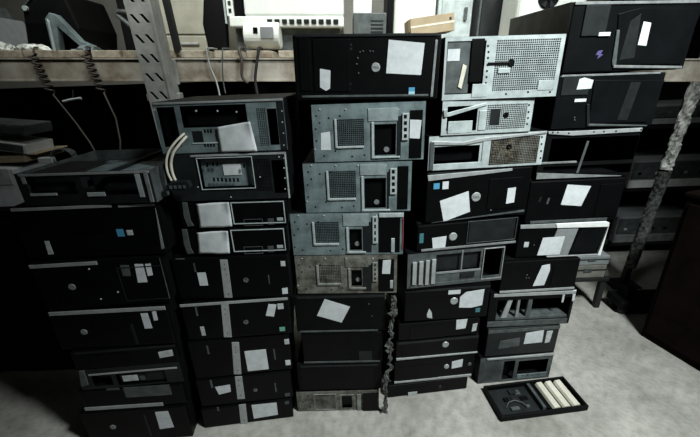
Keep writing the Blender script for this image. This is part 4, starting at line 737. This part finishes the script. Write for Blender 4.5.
for xx in (-2.95, 1.6):
    bm = bmesh.new(); box(bm, xx, xx + .07, .95, .99, 0, 1.4); obj('rear_post', bm, 'dpost', rack, .003)
for xx in (-3.0,):
    bm = bmesh.new(); box(bm, xx, xx + .09, -.05, -.005, 0, 2.55); obj('upright_post', bm, 'post', rack, .003)

# right hand upright, wrapped in torn film
def right_post():
    t = thing('rack_upright', 'dark rack upright wrapped in crumpled clear plastic at the right', 'rack post', (1.815, 2.0, 0))
    bm = bmesh.new(); box(bm, -.018, .018, .006, .04, 0, 2.5)
    for v in bm.verts: v.co.x += .072 * v.co.z / 1.36
    obj('post', bm, 'dk', t, .003)
    bm = bmesh.new(); box(bm, -.09, .09, -.03, .10, 0, .012); obj('foot_plate', bm, 'dpost', t, .002)
    rn = random.Random(2); bm = bmesh.new(); rows = []
    for j in range(60):
        z = .80 + .85 * j / 59; c = .072 * z / 1.36; row = []
        for i in range(13):
            u = i / 12; ang = math.pi * (1 + u)
            rad = .022 + .010 * rn.random() + .004 * math.sin(j * .7 + i)
            row.append(bm.verts.new((c + rad * math.cos(ang), .02 + (rad + .01) * math.sin(ang), z)))
        rows.append(row)
    for j in range(59):
        for i in range(12): bm.faces.new((rows[j][i], rows[j][i + 1], rows[j + 1][i + 1], rows[j + 1][i]))
    b2 = bmesh.new(); low = []
    for j in range(40):
        z = .15 + .64 * j / 39; c = .072 * z / 1.36
        low.append([b2.verts.new((c + (.026 + .012 * rn.random()) * math.cos(math.pi * (1 + i / 10)), .02 + .04 * math.sin(math.pi * (1 + i / 10)), z)) for i in range(11)])
    for j in range(39):
        for i in range(10): b2.faces.new((low[j][i], low[j][i + 1], low[j + 1][i + 1], low[j + 1][i]))
    o = obj('dusty_wrap', b2, 'dfilm', t); s = o.modifiers.new('thick', 'SOLIDIFY'); s.thickness = .001
    o = obj('plastic_wrap', bm, 'plastic', t); s = o.modifiers.new('thick', 'SOLIDIFY'); s.thickness = .001
right_post()

# ------------------------------------------------------------------ things on the rack deck
def dz(x): return bz(x) + .0325
def shelf(name, label, cat, x, y, group=None, rz=0.): return thing(name, label, cat, (x, y, dz(x) + .0005), rz, group, TILT)
def part(name, m, root, x0, x1, y0, y1, z0, z1, bev=.003):
    bm = bmesh.new(); box(bm, x0, x1, y0, y1, z0, z1); return obj(name, bm, m, root, bev)
# white printer
p = shelf('printer', 'big white office printer on the rack deck behind the middle stack', 'printer', -.56, 1.86)
part('body', 'white', p, .10, .56, .02, .42, .148, .36, .012)
part('base', 'dg', p, .04, .54, .06, .40, 0, .105, .006)
part('slot_rail', 'white', p, .03, .56, .012, .40, .105, .148, .005)
bm = bmesh.new(); cyl(bm, (0, 0), .058, 0, .165, 28); bmesh.ops.rotate(bm, verts=bm.verts[:], cent=(0, 0, 0), matrix=Matrix.Rotation(math.pi / 2, 3, 'Z'))
for v in bm.verts: v.co += Vector((.262, .022, .068))
obj('paper_roller', bm, 'white', p, .008)
part('display', 'bk', p, .146, .166, -.038, -.030, .072, .098, .001); part('control_panel', 'mg', p, .178, .238, -.0385, -.032, .052, .10, .002)
for i in range(10): part('tray_slot', 'dk', p, .205 + i * .034, .228 + i * .034, .006, .014, .118, .136, .001)
part('side_frame', 'white', p, .02, .052, .02, .10, .148, .36); part('hinge_gap', 'bk', p, .056, .09, .025, .1, .148, .36)
for i in range(6): part('frame_slot', 'dk', p, .03, .042, .016, .0205, .165 + i * .03, .18 + i * .03, .001)
# small grey case
p = shelf('power_unit', 'small grey metal case with a vent on the rack deck right of the printer', 'machine', .045, 1.95)
part('body', 'dg', p, 0, .16, 0, .2, 0, .175, .004)
for i in range(6): part('vent_slot', 'dk', p, .085, .145, -.001, .002, .055 + i * .016, .064 + i * .016, .0005)
part('top_cap', 'white', p, 0, .09, .04, .18, .175, .27)
# black gap machine and white carton
p = shelf('storage_box', 'plain white plastic box behind the cardboard box on the deck', 'box', .255, 2.08); part('box_body', 'white', p, 0, .215, 0, .22, 0, .30, .008); part('box_lid', 'white', p, -.006, .221, -.006, .226, .30, .325, .006)
p = shelf('monitor', 'black monitor standing edge-on between grey case and white box', 'monitor', .215, 2.02); part('screen_body', 'bk', p, 0, .03, 0, .2, .02, .32); part('stand', 'bk', p, -.005, .035, .05, .15, 0, .02)
p = shelf('cash_drawer', 'low black metal box carrying the cardboard box on the deck', 'box', .27, 1.88); part('drawer_body', 'bp', p, 0, .26, 0, .17, 0, .058, .004); part('drawer_front', 'bk', p, .01, .25, -.006, .0, .008, .05, .002)
bm = bmesh.new(); box(bm, 0, .205, 0, .15, 0, .075)
o = thing('cardboard_box', 'small tan cardboard box lying tilted on the low black box', 'box', (.318, 1.87, dz(.27) + .064), 0, None, -.10)
ob = obj('carton', bm, 'tan', o, .002); part('tape_strip', 'cr', o, .0, .205, -.0008, .002, .034, .042, .0004); part('flap', 'tan', o, -.006, -.001, .01, .14, .02, .073, .0005); part('hand_hole', 'dk', o, .182, .192, -.001, .002, .046, .058, .0005)
p = shelf('metal_cabinet', 'tall pale grey metal case behind the cardboard box', 'cabinet', .485, 2.1); part('body', 'ls', p, 0, .18, 0, .2, 0, .36, .006); part('door_panel', 'ls', p, .02, .165, -.006, .0, .02, .34, .003); part('handle', 'dg', p, .135, .15, -.02, -.006, .16, .22, .002)
p = shelf('server_case', 'dark grey case standing right of the pale metal case on the deck', 'computer', .70, 2.1); part('body', 'dg', p, 0, .22, 0, .3, 0, .34, .005); part('front_panel', 'dk', p, .01, .21, -.008, .0, .01, .33, .003); part('handle', 'bk', p, .03, .19, -.018, -.008, .28, .30, .002)
# white machine with round opening
p = shelf('fan_heater', 'white machine with a round black opening at the top right of the rack', 'machine', .80, 1.86)
bm = bmesh.new(); box(bm, 0, .32, 0, .22, 0, .32); obj('housing', bm, 'white', p, .03, seg=4)
bm = bmesh.new(); cyl(bm, (.13, .225), .048, -.004, .01, 28); obj('fan_opening', bm, 'bk', p); bm = bmesh.new(); cyl(bm, (.13, .225), .014, -.012, -.004, 18); obj('fan_hub', bm, 'dk', p)
for i in range(6):
    a = i * math.tau / 6; bm = bmesh.new(); prism(bm, [(.13 + .012 * math.cos(a), .225 + .012 * math.sin(a)), (.13 + .043 * math.cos(a - .25), .225 + .043 * math.sin(a - .25)), (.13 + .043 * math.cos(a + .25), .225 + .043 * math.sin(a + .25))], -.008, -.005); obj('fan_blade', bm, 'dk', p)
# pale cabinet and black bag left of the printer
p = shelf('filing_cabinet', 'cream metal cabinet at the back of the rack left of the printer', 'cabinet', -1.06, 2.2)
part('body', 'cream_paint', p, 0, .42, 0, .4, 0, .75, .006); part('drawer_front', 'cream_paint', p, .02, .40, -.008, .0, .02, .095, .003); part('drawer_front', 'cream_paint', p, .02, .40, -.008, .0, .105, .74, .003); part('handle', 'sv', p, .16, .26, -.02, -.008, .05, .062, .003)
p = shelf('office_chair_back', 'black upright panel leaning between cream cabinet and printer', 'panel', -.655, 1.9)
bm = bmesh.new(); prism(bm, [(.0, 0), (.09, 0), (.115, .33), (.03, .34), (-.012, .12)], 0, .05); obj('padded_back', bm, 'bp', p, .01, seg=3); part('metal_edge', 'ls', p, .098, .108, -.004, .0, .12, .30, .002)
p.name = 'padded_panel'
# pale cable ends in front
def cable(name, label, pts, r, m, cat='cable', n=40, group=None):
    P = [Vector(q) for q in pts]; out = []
    for i in range(len(P) - 1):
        p0 = P[max(i - 1, 0)]; p1 = P[i]; p2 = P[i + 1]; p3 = P[min(i + 2, len(P) - 1)]
        for k in range(8):
            t = k / 8; out.append(.5 * ((2 * p1) + (p2 - p0) * t + (2 * p0 - 5 * p1 + 4 * p2 - p3) * t * t + (3 * p1 - p0 - 3 * p2 + p3) * t ** 3))
    out.append(P[-1]); bm = bmesh.new(); tube(bm, out, r); return tag(obj(name, bm, m, smooth=True), label, cat, group)
cable('power_cable', 'thin pale cable hanging over the beam left of the printer', [(-.60, 1.86, dz(-.60) + .010), (-.60, 1.80, dz(-.6) + .010), (-.605, 1.748, dz(-.6) + .006), (-.605, 1.735, 1.50), (-.60, 1.728, 1.43), (-.58, 1.722, 1.36), (-.57, 1.70, 1.28), (-.585, 1.66, 1.24)], .0038, 'sv')
cable('power_cable', 'thin grey cable looping down the beam beside the pale one', [(-.53, 1.86, dz(-.53) + .010), (-.53, 1.80, dz(-.53) + .010), (-.535, 1.748, dz(-.53) + .006), (-.535, 1.735, 1.49), (-.545, 1.727, 1.42), (-.55, 1.725, 1.36), (-.545, 1.715, 1.31)], .003, 'dg')
cable('power_cable', 'black cord with a grey tip hanging over the beam below the printer', [(-.385, 1.84, dz(-.385) + .012), (-.385, 1.78, dz(-.385) + .010), (-.375, 1.748, dz(-.385) + .006), (-.375, 1.733, 1.49), (-.39, 1.726, 1.43), (-.405, 1.722, 1.36), (-.40, 1.71, 1.28), (-.41, 1.70, 1.22)], .0065, 'rubber')
cable('power_cable', 'curved dark grey cord on the beam left of the black cord', [(-.47, 1.84, dz(-.47) + .012), (-.47, 1.78, dz(-.47) + .010), (-.462, 1.748, dz(-.47) + .006), (-.462, 1.735, 1.485), (-.455, 1.726, 1.44), (-.462, 1.724, 1.38), (-.44, 1.722, 1.35)], .007, 'brownrubber')
# coiled cords at the left
def coil(label, x0, y0, ztop, tail):
    bm = bmesh.new(); pts = [(x0, 1.80, dz(x0) + .012), (x0, 1.752, dz(x0) + .010), (x0, 1.738, ztop + .004)]
    for i in range(72):
        a = i * math.tau / 10; pts.append((x0 + .017 * math.cos(a) + .0004 * i, y0 + .012 * math.sin(a), ztop - .004 - i * .0022))
    pts += tail; tube(bm, pts, .0042, 6); return tag(obj('coiled_cord', bm, 'brownrubber', smooth=True), label, 'cable', 'coiled cords over the beam')
coil('coiled brown cord over the beam, the one nearer the left edge', -1.365, 1.726, 1.505, [(-1.325, 1.72, 1.33), (-1.25, 1.70, 1.21), (-1.19, 1.67, 1.12), (-1.13, 1.62, 1.03)])
coil('coiled brown cord over the beam, the one nearer the slotted post', -1.135, 1.726, 1.50, [(-1.095, 1.72, 1.33), (-1.06, 1.70, 1.22), (-1.055, 1.68, 1.12), (-1.06, 1.64, 1.02)])
# left end of the deck
p = shelf('old_printer', 'large dark machine with a sloping top at the left end of the deck', 'printer', -1.50, 1.88)
bm = bmesh.new(); prism(bm, [(0, 0), (.25, 0), (.27, .10), (.235, .24), (.15, .26), (.03, .17)], 0, .3); obj('body', bm, 'bp', p, .01)
bm = bmesh.new(); prism(bm, [(.028, .172), (.15, .262), (.152, .270), (.03, .180)], -.004, .28); obj('top_lid', bm, 'dg', p, .002); part('front_panel', 'bk', p, .03, .22, -.006, .0, .03, .12); bm = bmesh.new(); cyl(bm, (.052, .178), .011, -.012, .0, 12); obj('hinge_knob', bm, 'ls', p)
p = shelf('laptop', 'grey laptop shell standing on edge at the far left of the deck', 'laptop', -1.68, 1.90)
bm = bmesh.new(); prism(bm, [(0, 0), (.012, 0), (-.09, .22), (-.102, .22)], 0, .26); obj('screen_lid', bm, 'dg', p, .002); bm = bmesh.new(); prism(bm, [(.03, 0), (.045, 0), (-.02, .16), (-.035, .16)], 0, .26); obj('keyboard_base', bm, 'mg', p, .002)
p = shelf('case_panel', 'grey metal side panel leaning above the dark machine at far left', 'panel', -1.60, 2.22)
bm = bmesh.new(); prism(bm, [(0, 0), (.19, 0), (.21, .32), (-.02, .32)], 0, .012); obj('sheet', bm, 'dg', p, .002); part('folded_edge', 'sv2', p, 0, .18, -.008, .0, 0, .014)
p = shelf('metal_bracket', 'pale grey folded metal bracket standing on the deck left of the slotted post', 'bracket', -1.345, 1.825)
bm = bmesh.new(); prism(bm, [(.0, 0), (.035, 0), (.052, .10), (.13, .02), (.19, .005), (.19, .022), (.14, .042), (.06, .145), (.032, .155), (.006, .13)], 0, .035); obj('folded_sheet', bm, 'gs', p, .003)
bm = bmesh.new(); prism(bm, [(.008, 0), (.020, 0), (.028, .12), (.018, .13)], -.006, 0); obj('stiffening_rib', bm, 'ls', p, .002); part('flange', 'ls', p, .10, .21, -.02, .04, 0, .006, .001)
p = shelf('storage_crate', 'black plastic crate standing behind the bent bar left of the slotted post', 'crate', -1.215, 2.2); part('crate_body', 'bp', p, 0, .14, 0, .3, 0, .36, .006); part('rim', 'bk', p, -.006, .146, -.008, .0, .33, .365, .003); part('hand_grip', 'dk', p, .04, .10, -.006, .0, .27, .29, .002)
p = shelf('monitor_stand', 'dark bent bar of a stand lying in front of the slotted post', 'bracket', -1.12, 2.0)
bm = bmesh.new(); tube(bm, [(.16, 0, .02), (.10, 0, .09), (.02, 0, .16), (-.0, 0, .175), (.02, 0, .185), (.16, 0, .175)], .011, 8); obj('bent_bar', bm, 'dg', p, smooth=True); part('foot', 'dk', p, .08, .24, -.03, .03, 0, .012)
def crumple(name, label, x, y, sx, sy, sz, m, cat, seed, group=None):
    rn = random.Random(seed); bm = bmesh.new(); bmesh.ops.create_icosphere(bm, subdivisions=3, radius=1)
    for v in bm.verts:
        k = .75 + .4 * rn.random(); v.co = Vector((v.co.x * sx * k, v.co.y * sy * k, max(0, v.co.z * sz * k)))
    o = obj(name, bm, m); o.location = (x, y, dz(x) + .001); o.rotation_euler = (0, TILT, 0); return tag(o, label, cat, group)
crumple('crumpled_bag', 'crumpled white plastic bag at the far left end of the deck', -1.56, 1.80, .065, .04, .035, 'white', 'bag', 1)
crumple('crumpled_bag', 'crumpled off-white bag below the dark machine on the deck', -1.41, 1.80, .075, .04, .028, 'plastic', 'bag', 2)
crumple('cable_bundle', 'small heap of grey cable and scrap beside the folded bracket', -1.16, 1.80, .05, .035, .025, 'gs', 'scrap', 5)

# ------------------------------------------------------------------ left: dark cabinet under the rack and the junk on it
p = thing('wooden_cabinet', 'dark brown wooden cabinet under the rack at the far left', 'cabinet', (-2.75, 1.44, 0))
part('body', 'brown', p, 0, 1.55, 0, .36, .0, .86, .004); part('top', 'brown', p, -.01, 1.56, -.012, .37, .86, .885, .003)
for i in range(3): part('door', 'brown', p, .02 + i * .51, .52 + i * .51, -.012, -.0005, .05, .83, .003)
p = thing('cream_box', 'grey-white box standing at the left edge on the dark cabinet', 'box', (-1.62, 1.47, .886))
bm = bmesh.new(); prism(bm, [(0, 0), (.195, 0), (.225, .02), (.215, .165), (.03, .18)], 0, .2); obj('carton', bm, 'pw', p, .004); part('flap', 'pg', p, .03, .2, -.004, .0, .10, .168, .001)
p = thing('carton', 'flattened brown carton under the metal drives at the left edge', 'box', (-1.70, 1.50, 1.072)); part('panel', 'tan', p, 0, .34, 0, .22, 0, .028, .003); part('flap', 'tan', p, .30, .38, .01, .2, .028, .033, .001)
def drive(label, x, z, L, rz, ry, m):
    p = thing('disk_drive', label, 'drive', (x, 1.50, z), rz, 'drives piled at the left', ry)
    part('body', m, p, 0, L, 0, .15, 0, .042, .003); part('front_face', 'dg', p, .012, L - .012, -.004, .0, .006, .036, .001); part('label_plate', 'ls', p, .02, L * .6, -.006, -.004, .012, .026, .001)
drive('silver drive lying on the brown carton at the left edge', -1.64, 1.155, .30, 0, .17, 'sv3')
drive('dark metal drive on top of the silver one at the left edge', -1.66, 1.215, .34, 0, .10, 'dg')
p = thing('cable_coil', 'small loop of grey cable beside the drives at left', 'cable', (-1.22, 1.52, .886))
bm = bmesh.new()
for k in range(3):
    tube(bm, [((.045 + .004 * k) * math.cos(i * math.tau / 24), .006 * k, .20 + .032 * math.sin(i * math.tau / 24 + k * .1)) for i in range(25)], .0045, 6)
obj('loop', bm, 'dg', p, smooth=True); part('plug', 'pg', p, -.10, -.04, -.01, .015, .175, .20, .003); part('support_block', 'brown', p, -.06, .07, -.03, .06, 0, .166, .004)
p = thing('cable_clip', 'small white cable clip hanging under the beam at left', 'clip', (-1.29, 1.72, 1.30)); bm = bmesh.new(); tube(bm, [(0, 0, 0), (.03, 0, .006), (.085, 0, .012)], .006, 6); obj('clip_bar', bm, 'pg', p); bm = bmesh.new(); tube(bm, [(.04, 0, .006), (.045, .01, .02), (.045, .02, .048)], .002, 6); obj('hanging_wire', bm, 'dk', p)
# white cable loop hanging between the two left stacks
p = thing('white_cable', 'white twin cable with a dark plug looping down beside the second stack from left', 'cable', (-.53, 1.052, 1.078))
def strand(pts, r):
    o = cable('cable_strand', '', [Vector(q) - Vector((-.53, 1.052, 1.078)) for q in pts], r, 'cr'); o.parent = p
    for k in ('label', 'category'): del o[k]
strand([(-.492, 1.122, 1.214), (-.496, 1.100, 1.206), (-.512, 1.086, 1.188), (-.528, 1.078, 1.168), (-.540, 1.076, 1.14), (-.542, 1.074, 1.11), (-.536, 1.070, 1.085)], .0042)
strand([(-.497, 1.122, 1.222), (-.501, 1.098, 1.216), (-.520, 1.082, 1.197), (-.540, 1.074, 1.172), (-.552, 1.070, 1.14), (-.553, 1.068, 1.11), (-.546, 1.066, 1.085)], .0036)
bm = bmesh.new(); prism(bm, [(-.035, -.022), (.02, -.024), (.045, -.012), (.04, .008), (.0, .008), (-.03, -.002)], 0, .02); pb = obj('plug', bm, 'dk', p, .003)
for i in range(4): part('pin', 'dg', pb, -.02 + i * .014, -.012 + i * .014, -.003, .0, -.014, -.004, .0006)

# torn film strip hanging along the right edge of the middle stack
bm = bmesh.new(); rn = random.Random(8); rows = []
for j in range(60):
    z = .003 + .602 * j / 59; c = .118 + .0195 * math.sin(j * .27) * .4 * rn.random() + .035 * (j / 59) + (.012 if j in (24, 25, 26, 40, 41, 42) else 0); wd = .008 + .016 * rn.random() * (1 if j % 17 > 3 else 2)
    rows.append([bm.verts.new((c + wd * (i / 5 - .5), 1.118 - .008 * rn.random(), z)) for i in range(6)])
for j in range(59):
    for i in range(5): bm.faces.new((rows[j][i], rows[j][i + 1], rows[j + 1][i + 1], rows[j + 1][i]))
o = tag(obj('film_strip', bm, 'dfilm'), 'torn strip of dusty film hanging down the right edge of the middle stack', 'plastic film'); s = o.modifiers.new('thick', 'SOLIDIFY'); s.thickness = .001

# ------------------------------------------------------------------ right: brown cabinet, equipment rack beyond
a = math.atan2(1.277 - 1.542, 1.647 - 1.564)
p = thing('brown_cabinet', 'tall dark brown cabinet at the right edge of the picture', 'cabinet', (1.564, 1.542, 0), a)
part('body', 'brown', p, 0, .95, 0, .75, .0, .80, .006); part('top', 'brown', p, -.008, .96, -.01, .76, .80, .82, .004); part('side_panel', 'brown', p, .02, .93, -.008, .0, .04, .77, .003)
def unit(label, x, y, z, L, D, Hh, m, strip=None):
    p = thing('rack_unit', label, 'equipment', (x, y, z), 0, 'equipment on the racks at the right')
    part('body', m, p, 0, L, 0, D, 0, Hh, .003); part('front_panel', 'dg', p, .01, L - .01, -.006, .0, Hh * .35, Hh - .008, .002)
    if strip: part('light_strip', strip, p, .0, L, -.008, .0, .0, Hh * .28, .002)
    rn = random.Random(int(x * 100 + z * 1000))
    for i in range(5):
        xx = .04 + (L - .1) * i / 5 + rn.random() * .03; part('button', rn.choice(['dg', 'pg', 'bk']), p, xx, xx + .022, -.009, -.006, Hh * .5, Hh * .5 + .018, .001)
r2 = thing('equipment_rack', 'dark equipment rack beyond the wrapped upright at right', 'rack', (1.76, 2.40, 0))
for z in (.10, .53, .97): part('shelf', 'dpost', r2, .2, 1.6, 0, .5, z, z + .03, .003)
for xx in (.16, 1.6):
    for yy in (0.02, .44): part('post', 'dpost', r2, xx, xx + .04, yy, yy + .04, 0, 2.2, .003)
part('back_sheet', 'dark_back', r2, .16, 1.64, .50, .51, .0, 2.2, .001)
unit('grey flat unit on the top shelf of the equipment rack', 1.98, 2.40, 1.001, .55, .35, .12, 'mg', 'sv')
unit('dark unit with a bright lower strip on the middle shelf of the equipment rack', 1.975, 2.40, .561, .62, .35, .19, 'mg', 'sv3')
unit('dark grey unit on the bottom shelf of the equipment rack', 1.975, 2.40, .131, .60, .35, .20, 'mg', 'sv2')
def small(label, x, y, z, L, D, Hh, m):
    p = thing('instrument_case', label, 'box', (x, y, z), 0, 'small grey cases beside the far right stack')
    part('body', m, p, 0, L, 0, D, 0, Hh, .006); part('lid_seam', 'dk', p, .0, L, -.003, .001, Hh * .6, Hh * .68, .0005); part('latch', 'dg', p, L * .4, L * .6, -.006, .0, Hh * .5, Hh * .75, .001)
st = thing('low_stool', 'dark low table carrying grey cases behind the far right stack', 'table', (1.21, 1.78, 0)); part('top', 'dpost', st, 0, .30, 0, .3, .195, .215)
for xx in (0.005, .265):
    for yy in (.01, .26): part('leg', 'rubber', st, xx, xx + .03, yy, yy + .03, 0, .195, .002)
small('olive grey case lying on the low table, the lower of two', 1.265, 1.79, .2155, .22, .22, .085, 'olive'); small('grey case on top of the olive one beside the far right stack', 1.28, 1.79, .301, .21, .2, .06, 'mg')
# dark lifting base on the floor
p = thing('trolley_base', 'black trolley base with small wheels on the floor by the brown cabinet', 'trolley', (1.56, 1.705, 0))
part('deck', 'bp', p, 0, .34, .0, .13, .05, .095, .01)
for xx in (.04, .30):
    for yy in (.03, .10):
        bm = bmesh.new(); cyl(bm, (xx, .024), .024, yy - .012, yy + .012, 20); obj('wheel', bm, 'rubber', p, .003)
part('push_post', 'bp', p, .04, .10, .04, .10, .095, .16, .006)
cable('rubber_hose', 'black hose lying on the floor behind the far right stack', [(1.15, 2.13, .018), (1.30, 2.17, .018), (1.45, 2.12, .018), (1.62, 2.15, .018)], .018, 'rubber', 'hose')

# ------------------------------------------------------------------ room
def slab(name, m, x0, x1, y0, y1, z0, z1):
    bm = bmesh.new(); box(bm, x0, x1, y0, y1, z0, z1); return struct(obj(name, bm, m))
slab('floor', 'floor', -3.4, 3.6, -3.0, 3.6, -.1, 0)
slab('wall_back', 'plaster', -3.4, 3.6, 3.6, 3.7, 0, 3.2); slab('wall_left', 'plaster', -3.5, -3.4, -3.0, 3.7, 0, 3.2); slab('wall_right', 'plaster', 3.6, 3.7, -3.0, 3.7, 0, 3.2); slab('wall_front', 'plaster', -3.4, 3.6, -3.1, -3.0, 0, 3.2)
slab('ceiling', 'plaster', -3.5, 3.7, -3.1, 3.7, 3.2, 3.3)

# ------------------------------------------------------------------ light
def area(name, loc, rot, sx, sy, power, col=(1, 1, 1)):
    l = bpy.data.lights.new(name, 'AREA'); l.shape = 'RECTANGLE'; l.size = sx; l.size_y = sy; l.energy = power; l.color = col
    o = bpy.data.objects.new(name, l); COL.objects.link(o); o.location = loc; o.rotation_euler = rot; return o
def spot(name, loc, target, power, ang, blend, rad, col):
    l = bpy.data.lights.new(name, 'SPOT'); l.energy = power; l.spot_size = math.radians(ang); l.spot_blend = blend; l.shadow_soft_size = rad; l.color = col
    o = bpy.data.objects.new(name, l); COL.objects.link(o); o.location = loc
    o.rotation_euler = (Vector(target) - Vector(loc)).to_track_quat('-Z', 'Y').to_euler(); return o
spot('shaded_ceiling_lamp', (1.35, .06, 2.75), (.64, 1.17, .60), 530, 80, 1, .2, (.94, 1, .985))
rl = area('deck_fill_lamp', (-.15, 1.25, 2.55), (math.radians(58), 0, 0), 2.4, .25, 31, (.97, 1, .95)); rl.data.spread = math.radians(112)  # unseen lamp added to brighten the rack deck, spread kept off the floor
w = bpy.data.worlds.new('dim_room'); S.world = w; w.use_nodes = True; w.node_tree.nodes['Background'].inputs[0].default_value = (.5, .55, .6, 1); w.node_tree.nodes['Background'].inputs[1].default_value = .006

# ------------------------------------------------------------------ camera
cam = bpy.data.cameras.new('camera'); co = bpy.data.objects.new('camera', cam); COL.objects.link(co); S.camera = co
cam.sensor_width = 36; cam.lens = 355 / 700 * 36; cam.clip_start = .02
co.matrix_world = Matrix.Translation((0, 0, 1.37)) @ Matrix.Rotation(math.radians(90 - 22), 4, 'X') @ Matrix.Rotation(math.radians(-2.0), 4, 'Z')
S.view_settings.view_transform = 'Standard'; S.view_settings.look = 'None'; S.view_settings.exposure = 0; S.view_settings.gamma = 1
